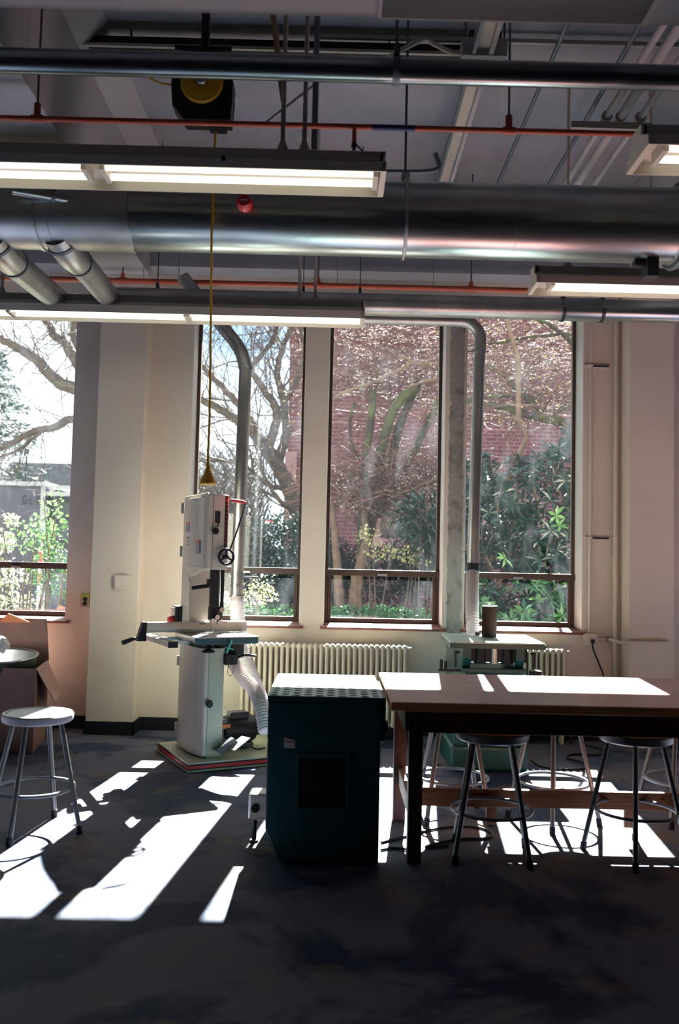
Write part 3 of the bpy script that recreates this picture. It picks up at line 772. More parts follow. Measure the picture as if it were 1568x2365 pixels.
# ================================================================== RADIATORS
def radiator(xa, xb, label, Y=7.0):
    n = round((xb-xa)/.0445)
    t = thing('radiator', label, 'radiator', loc=((xa+xb)/2, Y, 0), group='cream column radiators')
    z0, z1 = .10, .755
    def sec():
        m = MB()
        for yy in (Y-.045, Y+.0, Y+.045):
            pts = [(0, yy, z0+.03), (0, yy, z0+.06), (0, yy, z1-.06), (0, yy, z1-.03)]
            m.tube(pts, [.019, .0145, .0145, .019], 10)
        for zc in (z0+.025, z1-.025):
            m.tube([(0, Y-.062, zc), (0, Y-.055, zc), (0, Y+.055, zc), (0, Y+.062, zc)], [.012, .022, .022, .012], 10)
        return m
    base = None
    for k in range(n):
        x = xa+(k+.5)*(xb-xa)/n
        if base is None:
            m = sec(); base = obj('section', m, M['radiator'], t); inv = Vector(t.location)
            base.location.x = x
            # vertices were written round x = 0
        else:
            o = base.copy(); COL.objects.link(o); o.parent = t; o.location.x = x
    obj('top_pipe', MB().cyl((xa, Y, z1-.03), (xb+.03, Y, z1-.03), .012, 12), M['radiator'], t)
    obj('bottom_pipe', MB().cyl((xa-.03, Y, z0+.03), (xb+.06, Y, z0+.03), .012, 12), M['radiator'], t)
    for x in (xa+.03, xb-.03):
        obj('foot', MB().box(x-.012, x+.012, Y-.04, Y+.04, 0, z0+.03), M['radiator'], t)
    v = obj('valve', MB().cyl((xb+.05, Y, z0+.03), (xb+.05, Y, 0), .012, 10).lathe([(0, .06), (.016, .055), (.018, .03), (.01, .02), (.01, 0)], (xb+.05, Y, z0+.03), 'Z', 12), M['dark_metal'], t)
    return t
radiator(P(556, 1500, Y=7.0).x, P(941, 1500, Y=7.0).x, 'wide cream radiator under the windows behind the bandsaw')
radiator(P(1150, 1500, Y=7.0).x, P(1306, 1500, Y=7.0).x, 'narrow cream radiator behind the green sander')

# ================================================================== BANDSAW
bs = thing('bandsaw', 'tall cream floor-standing bandsaw on a mobile base', 'bandsaw', loc=(-.861, 5.93, 0), rot=math.radians(27))
K = dict(local=True)
A1 = .185
# mobile base
plan = [(-.12, -.10), (.78, -.10), (.78, .62), (-.12, .62)]
o = obj('base_plate', MB().prism(plan, 'Z', .052, .062), M['sawg'], bs, **K)
obj('base_skirt', MB().prism(plan, 'Z', .012, .052), M['black'], bs, **K)
obj('base_stripe', MB().prism([(p[0]+(-.003 if p[0] < .3 else .003), p[1]+(-.003 if p[1] < .3 else .003)) for p in plan], 'Z', .022, .042), M['red'], bs, label='dark red stripe around the base', **K)
obj('base_rim', MB().prism([(p[0]+(-.008 if p[0] < .3 else .008), p[1]+(-.008 if p[1] < .3 else .008)) for p in plan], 'Z', .004, .014), M['sawg'], bs, **K)
# column (lower wheel housing); the door is the wide left face, bowed outward
def housing(z0, z1, chamfer=0):
    n = 10
    pts = []
    for k in range(n+1):
        y = k*.60/n
        pts.append((-.035*math.sin(PI*k/n)**.8, y))
    return [(A1, 0)]+[(0.0, 0)]+pts[1:]+[(A1, .60)]
lo_ = housing(0, 0)
obj('lower_housing', MB().prism([(.045, 0), (A1, 0), (A1, .60), (.045, .60)], 'Z', .062, .80), M['sawg'], bs, bevel=.004, **K)
dr = obj('lower_door', MB().prism([(.043, -.003)]+[(0.012, -.003), (0, .008)]+[(-.04*math.sin(PI*k/10)**.7, k*.06) for k in range(1, 10)]+[(0, .60), (.043, .60)], 'Z', .075, .80), M['saw'], bs, bevel=.003, **K)
obj('door_knob', MB().lathe([(0, -.045), (.022, -.045), (.027, -.035), (.027, -.015), (.012, -.01), (.012, 0)], (.05, -.003, .43), 'Y', 20), M['blackp'], dr, **K)
for z in (.18, .66):
    obj('hinge', MB().cyl((-.008, .606, z-.035), (-.008, .606, z+.035), .011, 12), M['saw'], dr, **K)
# spine between the housings
obj('spine', MB().box(.0, A1-.01, .36, .60, .78, 1.36), M['saw'], bs, bevel=.006, **K)
obj('spine_panel', MB().prism([(.37, .86), (.37, 1.24), (.45, 1.30), (.59, 1.33), (.59, .86)], 'X', -.006, .002), M['saw'], bs, bevel=.002, **K)
# upper wheel housing
UZ0, UZ1 = 1.335, 1.865
obj('upper_housing', MB().prism([(.045, 0), (A1, 0), (A1, .60), (.045, .60)], 'Z', UZ0, UZ1-.012), M['saw'], bs, bevel=.006, **K)
prof = [(0.0, UZ0+.0), (.0, UZ1-.02), (.03, UZ1), (.57, UZ1), (.60, UZ1-.03), (.60, UZ0-.10), (.50, UZ0-.09), (.38, UZ0-.055), (.20, UZ0-.012)]
m = MB(); layers = [(.043, 0), (.0, 0), (-.02, .03), (-.028, .08)]
ud = obj('upper_door', MB().prism(prof, 'X', -.004, .043), M['saw'], bs, bevel=.006, **K)
bow = [(-.03*math.sin(PI*k/12)**.7-.003, .6*k/12) for k in range(13)]
obj('door_skin', MB().prism([(0, .002)]+bow[1:12]+[(0, .598)], 'Z', UZ0+.01, UZ1-.03), M['saw'], ud, bevel=.003, **K)
for z in (1.78, 1.46):
    obj('hinge', MB().cyl((-.010, .608, z-.04), (-.010, .608, z+.04), .012, 12), M['alu'], ud, **K)
obj('door_knob', MB().lathe([(0, -.045), (.020, -.045), (.025, -.035), (.025, -.015), (.012, -.01), (.012, 0)], (.058, -.002, 1.60), 'Y', 20), M['blackp'], ud, **K)
# labels on the door skin (left side)
def sticker(y0, y1, z0, z1, m, nm, lab):
    x = -.033*1
    yc = (y0+y1)/2; xk = -.03*math.sin(PI*yc/.6)**.7-.005
    return obj(nm, MB().box(xk-.001, xk+.006, y0, y1, z0, z1), m, ud, label=lab, **K)
sticker(.09, .19, 1.445, 1.515, M['labelg'], 'warning_label', 'grey printed label'); sticker(.09, .19, 1.517, 1.535, M['labelr'], 'warning_label', 'red label heading')
sticker(.33, .42, 1.60, 1.65, M['labelg'], 'small_label', 'small grey print'); sticker(.33, .42, 1.655, 1.665, M['labelr'], 'small_label', 'small red heading')
for zz in (1.55, 1.525, 1.50): sticker(.34, .40, zz, zz+.012, M['labelg'], 'small_label', 'faint grey print')
# end face fittings
obj('tension_window', MB().box(.060, .105, -.006, .001, 1.655, 1.735).box(.083, .092, -.008, .0, 1.63, 1.67), M['dark_metal'], bs, **K)
sc_ = obj('tension_scale', MB().box(.150, .172, -.006, .001, 1.49, 1.84), M['blackp'], bs, **K)
for k in range(11):
    obj('scale_mark', MB().box(.155, .167, -.0075, -.005, 1.52+k*.029, 1.53+k*.029), M['red'], sc_, **K)
# handwheel
hw = obj('handwheel', MB().tube([(.150+.052*math.cos(k*PI/16), -.045, 1.425+.052*math.sin(k*PI/16)) for k in range(32)], .009, 10, closed=True)
         .cyl((.150, -.055, 1.425), (.150, 0, 1.425), .014, 14), M['blackp'], bs, **K)
s = MB()
for a in (90, 210, 330):
    a = math.radians(a); s.bar((.150, -.045, 1.425), (.150+.05*math.cos(a), -.045, 1.425+.05*math.sin(a)), .012, .014, up=(0, 1, 0))
obj('wheel_spoke', s, M['blackp'], hw, **K)
# tension lever with the red handle
lv = obj('tension_lever', MB().tube(spline([(.172, -.05, 1.47), (.19, -.05, 1.52), (.225, -.05, 1.62), (.27, -.05, 1.78), (.275, -.05, 1.80)], 6), .006, 10), M['dark_metal'], bs, **K)
obj('lever_grip', MB().tube([(.165, -.055, 1.815), (.18, -.055, 1.812), (.25, -.053, 1.808), (.278, -.05, 1.802)], [.008, .012, .012, .009], 14), M['red'], lv, label='red grip with white flutes', **K)
# guide post and guard
obj('guide_post', MB().box(.055, .125, .03, .065, .985, 1.345), M['blackp'], bs, bevel=.003, **K)
obj('guard_strip', MB().box(.150, .172, .02, .05, 1.06, 1.345), M['black'], bs, bevel=.003, **K)
obj('guard_rod', MB().cyl((.142, .06, 1.0), (.142, .06, 1.34), .006, 10), M['alu'], bs, **K)
obj('guide_arm', MB().bar((.055, .05, 1.225), (-.06, .12, 1.205), .03, .026).box(.03, .06, .03, .07, 1.21, 1.27), M['blackp'], bs, bevel=.003, **K)
g = obj('blade_guide', MB().box(.075, .165, .03, .09, .99, 1.08), M['dark_metal'], bs, bevel=.006, **K)
for z, xx in ((.985, .09), (1.01, .12), (1.06, .15), (.975, .14)):
    obj('guide_bearing', MB().cyl((xx, .01, z), (xx, .045, z), .017, 16), M['galv'], g, **K)
obj('blade', MB().box(.106, .107, .06, .082, .80, 1.345), M['alu'], bs, **K)
# table
TZ = .885
tp = [(-.10, -.09), (.36, -.09), (.36, .35), (-.10, .35)]
obj('saw_table', MB().prism(tp, 'Z', TZ-.04, TZ), M['cast'], bs, bevel=.003, **K)
obj('table_skirt', MB().prism([(-.095, -.092), (.355, -.092), (.355, .345), (-.095, .345)], 'Z', TZ-.052, TZ-.008), M['teal'], bs, bevel=.004, **K)
obj('table_insert', MB().cyl((.11, .07, TZ-.005), (.11, .07, TZ+.0015), .03, 20), M['alu'], bs, **K)
obj('trunnion', MB().box(.10, .30, .02, .28, TZ-.16, TZ-.05).box(.14, .24, -.02, .06, TZ-.20, TZ-.12), M['blackp'], bs, bevel=.012, **K)
obj('trunnion_knob', MB().lathe([(0, -.02), (.04, -.02), (.045, -.008), (.02, 0), (.012, .03)], (.02, -.03, TZ-.09), 'Z', 18), M['blackp'], bs, **K)
obj('lock_handle', MB().tube(spline([(.22, -.05, TZ-.15), (.27, -.08, TZ-.13), (.34, -.10, TZ-.135)], 5), .008, 10), M['blackp'], bs, **K)
obj('spring_clip', MB().bar((.12, -.11, TZ-.11), (.155, -.11, TZ-.02), .014, .012, up=(0, 1, 0)).bar((.11, -.112, TZ-.07), (.17, -.112, TZ-.085), .008, .01, up=(0, 1, 0)), M['tealclip'], bs, label='bright green clip', **K)
obj('ground_wire', MB().tube(spline([(.16, -.07, TZ-.12), (.155, -.05, TZ-.24), (.18, -.04, TZ-.27), (.20, -.04, TZ-.23), (.21, -.03, TZ-.12)], 6), .0018, 6), M['dark_metal'], bs, **K)
# fence and rails
fe = obj('fence', MB().prism([(.25, TZ+.004), (.285, TZ+.004), (.285, TZ+.078), (.25, TZ+.078)], 'X', -.34, .40), M['alu'], bs, bevel=.003, **K)
obj('fence_face', MB().box(-.34, .40, .244, .250, TZ+.008, TZ+.074), M['saw'], fe, **K)
obj('fence_mark', MB().box(.04, .09, .2425, .2445, TZ+.060, TZ+.067), M['dark_metal'], fe, **K)
obj('clamp_block', MB().prism([(-.40, TZ-.05), (-.335, TZ-.05), (-.335, TZ+.08), (-.36, TZ+.08)], 'Y', .235, .30), M['blackp'], fe, bevel=.003, **K)
obj('clamp_handle', MB().tube([(-.40, .26, TZ-.03), (-.43, .25, TZ-.035), (-.50, .22, TZ-.055)], [.007, .015, .017], 12), M['blackp'], fe, **K)

def warp(o, deep=True):
    rnd_ = o.name.split('.')[0] in ('handwheel', 'tension_lever', 'blade_guide', 'switch_box', 'guard_rod', 'dust_port')
    for q in [o]+list(o.children):
        for v in q.data.vertices:
            if rnd_: v.co.x -= 0 if v.co.x < 0 else .028
            elif v.co.x > 0: v.co.x *= .80
            if v.co.y > .1: v.co.y = .1+(v.co.y-.1)*.90
for q in list(bs.children):
    if q.name.split('.')[0] in ('lower_housing', 'lower_door', 'spine', 'spine_panel', 'upper_housing', 'upper_door', 'tension_window', 'tension_scale', 'handwheel', 'tension_lever', 'guide_post', 'guard_strip', 'guard_rod', 'guide_arm', 'blade_guide', 'blade'): warp(q)
rl = obj('fence_rail', MB().box(-.30, -.24, -.17, .55, TZ-.055, TZ-.02), M['alu'], bs, bevel=.003, **K)
obj('rail_scale', MB().box(-.29, -.25, -.16, .54, TZ-.0195, TZ-.0185), M['labelw'], rl, **K)
obj('rail_end', MB().box(-.302, -.238, -.178, -.168, TZ-.057, TZ-.018), M['blackp'], rl, **K)
obj('rail_bracket', MB().box(-.24, -.10, .0, .04, TZ-.05, TZ-.03).box(-.24, -.10, .28, .32, TZ-.05, TZ-.03), M['cast'], bs, **K)
# switch
sw = obj('switch_box', MB().box(-.055, -.0, .50, .60, .90, 1.06), M['blackp'], bs, bevel=.006, **K)
obj('stop_button', MB().lathe([(0, -.045), (.028, -.04), (.032, -.02), (.02, -.01), (.02, 0)], (-.055, .55, .955), 'X', 20), M['red'], sw, label='red mushroom button', **K)
obj('switch_cap', MB().box(-.068, -.053, .52, .58, .99, 1.05), M['labelw'], sw, bevel=.002, **K)
# motor
mo = obj('motor', MB().lathe([(0, 0), (.075, 0), (.098, .012), (.098, .23), (.085, .255), (.04, .27), (0, .27)], (.215, .24, .20), 'X', 32), M['blackp'], bs, **K)
obj('terminal_box', MB().box(.27, .41, .17, .27, .275, .325), M['blackp'], mo, bevel=.01, **K)
obj('motor_label', MB().box(.19, .26, .146, .15, .22, .25), M['orange_label_sunlit'], mo, label='orange label', **K)
obj('motor_foot', MB().box(.22, .44, .16, .32, .085, .11).box(.24, .28, .18, .30, .062, .09).box(.38, .42, .18, .30, .062, .09), M['dark_metal'], mo, **K)
obj('motor_bracket', MB().box(.16, .24, .16, .32, .12, .28), M['dark_metal'], bs, **K)
# dust port + foot brake
dp = obj('dust_port', MB().cyl((A1-.01, .20, .735), (A1+.08, .16, .70), .056, 20), M['alu'], bs, **K)
obj('pedal', MB().prism([(.07, .13), (.20, .20), (.235, .17), (.11, .10)], 'Y', -.09, -.03), M['dark_metal'], bs, bevel=.002, **K)
obj('pedal_tread', MB().bar((.165, -.12, .135), (.29, -.08, .20), .09, .006), M['alu'], bs, **K)
# hose from the port into the cabinet direction
mw = ROOTM[bs.name]
p0 = mw @ Vector((A1+.075, .16, .70))
ribbed([p0, P(562, 1566, Y=5.95), P(586, 1592, Y=5.85), P(603, 1632, Y=5.7), P(613, 1690, Y=5.6)], .045, 'flexible_hose', 'white ribbed hose curving from the bandsaw column', p0, M['hosew'])

# ================================================================== GREEN SPINDLE SANDER
gx0, gx1 = .775, 1.385
gs = thing('spindle_sander', 'green spindle sander with a pale table behind the workbench', 'sander', loc=(1.08, 6.2, 0))
zt = .885
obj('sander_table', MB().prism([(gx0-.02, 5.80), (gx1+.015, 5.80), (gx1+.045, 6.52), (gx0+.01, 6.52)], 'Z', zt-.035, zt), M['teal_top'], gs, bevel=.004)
obj('table_edge', MB().prism([(gx0-.024, 5.795), (gx1+.02, 5.795), (gx1+.05, 6.525), (gx0+.005, 6.525)], 'Z', zt-.045, zt-.012), M['teal2'], gs, bevel=.003)
obj('drum_ring', MB().cyl((1.09, 6.2, zt-.001), (1.09, 6.2, zt+.004), .075, 32), M['alu'], gs)
dr = obj('sanding_drum', MB().lathe([(.0, 0), (.054, 0), (.054, .215), (.05, .22), (0, .22)], (1.09, 6.2, zt+.003), 'Z', 36), M['brown'], gs)
obj('drum_cap', MB().cyl((1.09, 6.2, zt+.222), (1.09, 6.2, zt+.229), .055, 32).cyl((1.09, 6.2, zt+.228), (1.09, 6.2, zt+.24), .011, 10), M['galv'], dr)
obj('side_knob', MB().tube([(1.0, 6.28, zt+.02), (1.02, 6.28, zt+.02), (1.045, 6.28, zt+.02)], [.012, .016, .012], 10), M['galv'], gs)
obj('trunnion', MB().box(.88, 1.32, 5.98, 6.40, .73, zt-.04), M['blackp'], gs, bevel=.01)
for x in (.89, .90+.36):
    obj('trunnion_arch', MB().prism([(5.93, .84), (5.93, .76), (6.0, .68), (6.38, .68), (6.44, .76), (6.44, .84)], 'X', x-.03, x+.03), M['teal2'], gs, bevel=.004)
obj('spindle', MB().cyl((1.09, 6.0, .72), (1.09, 6.0, .85), .03, 20), M['galv'], gs)
for x in (.99, 1.18):
    obj('motor_can', MB().cyl((x, 6.0, .72), (x, 6.0, .84), .042, 18), M['blackp'], gs)
for x in (.84, 1.33):
    obj('lock_handle', MB().cyl((x, 5.93, .80), (x+(.03 if x > 1 else -.03), 5.93, .80), .008, 10).cyl((x+(.03 if x > 1 else -.03), 5.93, .70), (x+(.03 if x > 1 else -.03), 5.93, .81), .007, 10), M['blackp'], gs)
obj('deck', MB().box(.86, 1.31, 5.94, 6.42, .66, .69), M['teal2'], gs, bevel=.004)
m = MB()
za, zb_ = .66, .16
top = [(.89, 5.97), (1.28, 5.97), (1.28, 6.40), (.89, 6.40)]; bot = [(.80, 5.93), (1.30, 5.93), (1.30, 6.44), (.80, 6.44)]
mid = [(.82, 5.93), (1.33, 5.93), (1.33, 6.44), (.82, 6.44)]
m.add([(x, y, za) for x, y in top]+[(x, y, .50) for x, y in mid]+[(x, y, zb_) for x, y in bot],
      [(3,2,1,0), (0,1,5,4), (1,2,6,5), (2,3,7,6), (3,0,4,7), (4,5,9,8), (5,6,10,9), (6,7,11,10), (7,4,8,11), (8,9,10,11)])
obj('cabinet', m, M['teal2'], gs, bevel=.006)
obj('plinth', MB().box(.775, 1.31, 5.88, 6.48, 0, .165), M['teal2'], gs, bevel=.02)
obj('tool_hook', MB().cyl((.72, 6.0, .66), (.72, 6.0, .74), .012, 10).cyl((.75, 6.0, .67), (.75, 6.0, .73), .01, 10).box(.70, .88, 5.99, 6.01, .66, .675), M['blackp'], gs)
obj('side_motor', MB().lathe([(0, 0), (.03, 0), (.04, .02), (.04, .10), (.025, .12), (0, .12)], (1.34, 6.05, .60), 'X', 20).box(1.36, 1.43, 6.02, 6.10, .62, .67), M['blackp'], gs)

gs.location += Vector((.055, .12, 0))
# ================================================================== DARK GREEN DUST COLLECTOR / DOWNDRAFT CABINET
fx0, fx1 = -.300, .238
cz = .774; cb = 4.90
dc = thing('downdraft_cabinet', 'dark green cabinet with a perforated sunlit top beside the workbench', 'cabinet', loc=((fx0+fx1)/2, 4.4, 0))
CX0, CX1 = fx0+.012, fx1+.004
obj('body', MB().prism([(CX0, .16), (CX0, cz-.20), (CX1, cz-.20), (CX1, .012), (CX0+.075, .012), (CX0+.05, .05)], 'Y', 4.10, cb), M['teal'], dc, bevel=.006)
# perforated top: a grid of cells, each with a round hole
nxh, nyh = 10, 11
m = MB(); x0, x1, y0, y1 = CX0-.004, CX1+.004, 4.10, cb
dx, dy = (x1-x0)/nxh, (y1-y0)/nyh; ns = 16
for j in range(nyh):
    for i in range(nxh):
        cx0 = x0+i*dx; cy0 = y0+j*dy; cc = (cx0+dx/2, cy0+dy/2+(dy*.18 if i % 2 else -dy*.18)); rr = .0205 
        ring = [(cc[0]+rr*math.cos(2*PI*k/ns+PI/ns), cc[1]+rr*math.sin(2*PI*k/ns+PI/ns)) for k in range(ns)]
        outer = []
        for k in range(ns):
            a = 2*PI*k/ns+PI/ns; c0, s0 = math.cos(a), math.sin(a)
            tt = 1e9
            for lim, cval, ctr in ((cx0, c0, cc[0]), (cx0+dx, c0, cc[0]), (cy0, s0, cc[1]), (cy0+dy, s0, cc[1])):
                if abs(cval) > 1e-6:
                    q = (lim-ctr)/cval
                    if q > 1e-9: tt = min(tt, q)
            outer.append((cc[0]+tt*c0, cc[1]+tt*s0))
        # corners inserted so the cell stays square
        vs = [(p[0], p[1], cz) for p in ring]+[(p[0], p[1], cz) for p in outer]+[(p[0], p[1], cz-.012) for p in ring]
        fs = []
        for k in range(ns):
            k2 = (k+1) % ns
            fs.append((k, ns+k, ns+k2, k2)); fs.append((k, k2, 2*ns+k2, 2*ns+k))
        m.add(vs, fs)
        for cxx, cyy in ((cx0, cy0), (cx0+dx, cy0), (cx0+dx, cy0+dy), (cx0, cy0+dy)):
            # fill the clipped corner
            near = sorted(range(ns), key=lambda k: (outer[k][0]-cxx)**2+(outer[k][1]-cyy)**2)
            onx = [k for k in near if abs(outer[k][0]-cxx) < 1e-6][:1]; ony = [k for k in near if abs(outer[k][1]-cyy) < 1e-6][:1]
            if onx and ony and onx != ony:
                m.add([(cxx, cyy, cz), (outer[onx[0]][0], outer[onx[0]][1], cz), (outer[ony[0]][0], outer[ony[0]][1], cz)], [(0, 1, 2)])
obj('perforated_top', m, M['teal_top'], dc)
m = MB()
m.box(x0, x1, y0-.001, y0+.004, cz-.03, cz-.0005); m.box(x0, x0+.004, y0, y1, cz-.03, cz-.0005); m.box(x1-.004, x1, y0, y1, cz-.03, cz-.0005)
obj('top_rim', m, M['teal'], dc)
a, b = P(600, 1715, Y=4.098), P(886, 1715, Y=4.098)
obj('upper_shell', MB().box(CX0, CX1, 4.10, 4.115, cz-.2, cz-.001).box(CX0, CX1, cb-.015, cb, cz-.2, cz-.001).box(CX0, CX0+.015, 4.10, cb, cz-.2, cz-.001).box(CX1-.015, CX1, 4.10, cb, cz-.2, cz-.001), M['black'], dc)
obj('upper_panel', MB().box(CX0+.004, CX1-.004, 4.094, 4.10, a.z+.004, cz-.034), M['teal'], dc, bevel=.002)
a, b = P(692, 1748, Y=4.095), P(798, 1866, Y=4.095)
op = obj('outlet_opening', MB().box(a.x, b.x, 4.096, 4.102, b.z, a.z), M['black'], dc, label='black square outlet opening')
s = MB()
for k in range(10): s.box(a.x+.02+k*.017, a.x+.024+k*.017, 4.090, 4.097, b.z+.004, b.z+.07)
s.box(a.x+.015, b.x-.02, 4.090, 4.096, b.z+.004, b.z+.007); s.box(a.x+.015, b.x-.02, 4.090, 4.096, b.z+.014, b.z+.017)
obj('grille_bars', s, M['dark_metal'], op)
fr = MB(); e = .014
fr.box(a.x-e, a.x, 4.090, 4.10, b.z-e, a.z+e); fr.box(b.x, b.x+e, 4.090, 4.10, b.z-e, a.z+e); fr.box(a.x, b.x, 4.090, 4.10, a.z, a.z+e); fr.box(a.x, b.x, 4.090, 4.10, b.z-e, b.z)
obj('outlet_frame', fr, M['teal'], dc, bevel=.002)
for px, py in ((685, 1752), (806, 1753), (634, 1805), (854, 1809), (681, 1859), (804, 1861)):
    q = P(px, py, Y=4.095); obj('screw', MB().lathe([(0, -.006), (.004, -.005), (.0055, 0)], (q.x, 4.095, q.z), 'Y', 10), M['galv'], dc)
a, b = P(656, 1704, Y=4.092), P(681, 1728, Y=4.092)
lb = obj('safety_label', MB().prism([(a.x, b.z), (b.x, b.z), (b.x, a.z-.012), (a.x+.008, a.z), (a.x, a.z)], 'Y', 4.091, 4.094), M['labelw'], dc, label='white safety label')
obj('label_print', MB().box(a.x+.004, b.x-.004, 4.0900, 4.0915, a.z-.02, a.z-.014), M['labelr'], lb, label='red line of print')
a, b = P(889, 1620, Y=4.3), P(903, 1712, Y=4.3)
sd_ = obj('side_flange', MB().box(CX1, CX1+.022, 4.12, 4.7, P(890, 1714, Y=4.12).z, P(890, 1612, Y=4.12).z), M['blackp'], dc, bevel=.004)
obj('side_latch', MB().box(CX1+.022, CX1+.035, 4.13, 4.19, P(890, 1698, Y=4.12).z, P(890, 1668, Y=4.12).z), M['blackp'], sd_, bevel=.003)
a, b = P(576, 1828, Y=4.4), P(606, 1890, Y=4.4)
sb = obj('switch_box', MB().box(a.x, CX0, 4.36, 4.48, b.z, a.z), M['alu'], dc, bevel=.01)
q = P(590, 1866, Y=4.36)
obj('switch_dial', MB().cyl((q.x, 4.345, q.z), (q.x, 4.365, q.z), .020, 20), M['black'], sb)
q = P(588, 1890, Y=4.42)
obj('switch_stand', MB().cyl((q.x, 4.42, 0), (q.x, 4.42, q.z+.01), .012, 12).cyl((q.x, 4.42, 0), (q.x, 4.42, .012), .022, 14), M['dark_metal'], dc)
for x, y in ((CX0+.10, 4.12), (CX0+.05, 4.62), (CX1-.05, 4.12), (CX1-.05, 4.75)):
    obj('caster', MB().cyl((x-.012, y, .0135), (x+.012, y, .0135), .0135, 16), M['blackp'], dc)

# ================================================================== WORKBENCH
TX0 = .278; TX1 = 3.6; TY0, TY1 = 3.98, 5.05; TT = .772
wbn = thing('workbench', 'long wooden workbench with a worn reddish top', 'workbench', loc=((TX0+TX1)/2, 4.6, 0))
obj('tabletop', MB().box(TX0, TX1, TY0, TY1, TT-.038, TT), M['wood_edge'], wbn, bevel=.003)
obj('top_surface', MB().box(TX0+.003, TX1-.003, TY0+.003, TY1-.003, TT, TT+.0025), M['wood_top'], wbn)
ap = MB(); z0, z1 = .605, TT-.038
TL = 4.16
ap.box(TX0+.10, TX1-.10, TL+.0, TL+.025, z0, z1); ap.box(TX0+.10, TX1-.10, 4.88, 4.905, .600, z1)
ap.box(TX0+.085, TX0+.11, TL+.03, 4.88, z0, z1); ap.box(TX1-.11, TX1-.085, TL+.03, 4.88, z0, z1)
obj('apron', ap, M['wood_dark'], wbn, bevel=.002)
lx = P(941, 1900, Y=TL).x
for x in (lx, TX1-.16):
    obj('leg', MB().box(x, x+.067, TL-.01, TL+.06, 0, z1), M['wood_dark'], wbn, bevel=.003)
lx2 = P(908, 1850, Y=4.81).x
for x in (lx2, TX1-.16):
    obj('leg', MB().box(x, x+.067, 4.81, 4.88, 0, z1), M['wood_dark'], wbn, bevel=.003)
obj('side_stretcher', MB().box(lx+.005, lx+.03, TL+.06, 4.81, .20, .29), M['wood_pine'], wbn, bevel=.002)
sy = 4.50; st1, st0 = P(1200, 1825, Y=4.5).z, P(1200, 1866, Y=4.5).z
obj('long_stretcher', MB().box(lx+.03, TX1-.1, sy, sy+.025, st0, st1), M['wood_pine'], wbn, bevel=.002, label='orange pine stretcher board')
for px in (1135, 1455, 1800):
    q = P(px, 1890, Y=sy); obj('stretcher_tab', MB().box(q.x-.026, q.x+.026, sy+.002, sy+.023, st0-.09, st0), M['wood_pine'], wbn)
for px, py in ((1183, 1833), (1530, 1846)):
    q = P(px, py, Y=sy); obj('bolt', MB().cyl((q.x, sy-.004, st1-.03), (q.x, sy+.002, st1-.03), .005, 8), M['dark_metal'], wbn)

# ================================================================== STOOLS
def make_stool(label, mseat, z=.60, R0=.178, spread=.245, ringz=.22, seatm=None):
    t = thing('stool', label, 'stool', loc=(0, 0, 0), group='round metal work stools')
    obj('seat_pan', MB().lathe([(0, z-.045), (R0-.012, z-.045), (R0-.003, z-.038), (R0, z-.025), (R0, z-.008), (R0-.006, z-.001), (R0-.020, z), (R0-.026, z-.006), (0, z-.008)], (0, 0, 0), 'Z', 48), M['stool'] if seatm is None else seatm, t, local=True)
    obj('seat', MB().lathe([(0, z-.0075), (R0-.027, z-.0075), (R0-.029, z-.003), (0, z-.002)], (0, 0, 0), 'Z', 48), mseat, t, local=True)
    rt = .125
    for k in range(4):
        a = PI/4+k*PI/2; c, s = math.cos(a), math.sin(a)
        m = MB().tube([(rt*c, rt*s, z-.04), (spread*c, spread*s, .028)], .0125, 14)
        l = obj('leg', m, M['stoolleg'], t, local=True)
        obj('foot_cap', MB().cyl(((spread-.003)*c, (spread-.003)*s, .04), ((spread+.002)*c, (spread+.002)*s, 0), .016, 14), M['black'], l, local=True)
    rr = rt+(spread-rt)*(z-.04-ringz)/(z-.068)-.008
    obj('foot_ring', MB().tube([(rr*math.cos(k*PI/32), rr*math.sin(k*PI/32), ringz) for k in range(64)], .0085, 10, closed=True), M['stool'], t, local=True)
    return t
s0 = make_stool('grey metal stool with a sunlit seat at the left edge', M['stoolseat'], seatm=M['stoolseat'])
s0.location = (-1.50, 4.52, 0); s0.rotation_euler.z = math.radians(38)
s1 = make_stool('reddish-topped stool tucked under the near left of the bench', M['seatwood'])
s1.location = (.80, 4.30, 0); s1.rotation_euler.z = math.radians(-8)
ROOTM[s1.name] = Matrix()
for x, y, r, lb in ((1.515, 4.33, 26, 'reddish-topped stool tucked under the bench at the right edge'),
                    (.70, 4.93, 3, 'stool on the window side of the bench beside its left legs'),
                    (1.25, 4.88, 30, 'stool on the window side of the bench before the green sander'),
                    (2.0, 4.98, 12, 'stool on the window side of the bench at the right edge')):
    dup(s1, (x, y, 0), math.radians(r), label=lb)

# ================================================================== CORDS ON THE FLOOR
def fcord(pts, label, r=.007):
    c = spline(pts, 8)
    for p in c: p.z = max(p.z, r)
    obj('floor_cord', MB().tube(c, r, 8), M['black'], None, label=label, cat='cord', group='black cords on the floor')
G = lambda px, py, h=.008: P(px, py, Z=h)
fcord([G(880, 1945), G(940, 1930), G(1000, 1915), G(1060, 1908), G(1110, 1912), G(1138, 1926), G(1120, 1936), G(1060, 1938), G(1000, 1950), G(985, 1957), G(1035, 1953)], 'black cord looping under the bench by its front left leg')
fcord([G(880, 1962), G(905, 1958), G(940, 1961)], 'short black cord emerging beside the dark green cabinet')
fcord([G(1225, 1755), G(1250, 1770), G(1300, 1776), G(1350, 1774), G(1345, 1760), G(1310, 1750), G(1325, 1742), G(1380, 1743), G(1393, 1735), G(1375, 1725), G(1345, 1718), G(1352, 1710), G(1420, 1708)], 'black cord winding over the floor behind the green sander')
fcord([G(575, 1722, .07), G(592, 1730, .068), G(612, 1727, .066)], 'thin dark cord lying on the bandsaw base', .005)

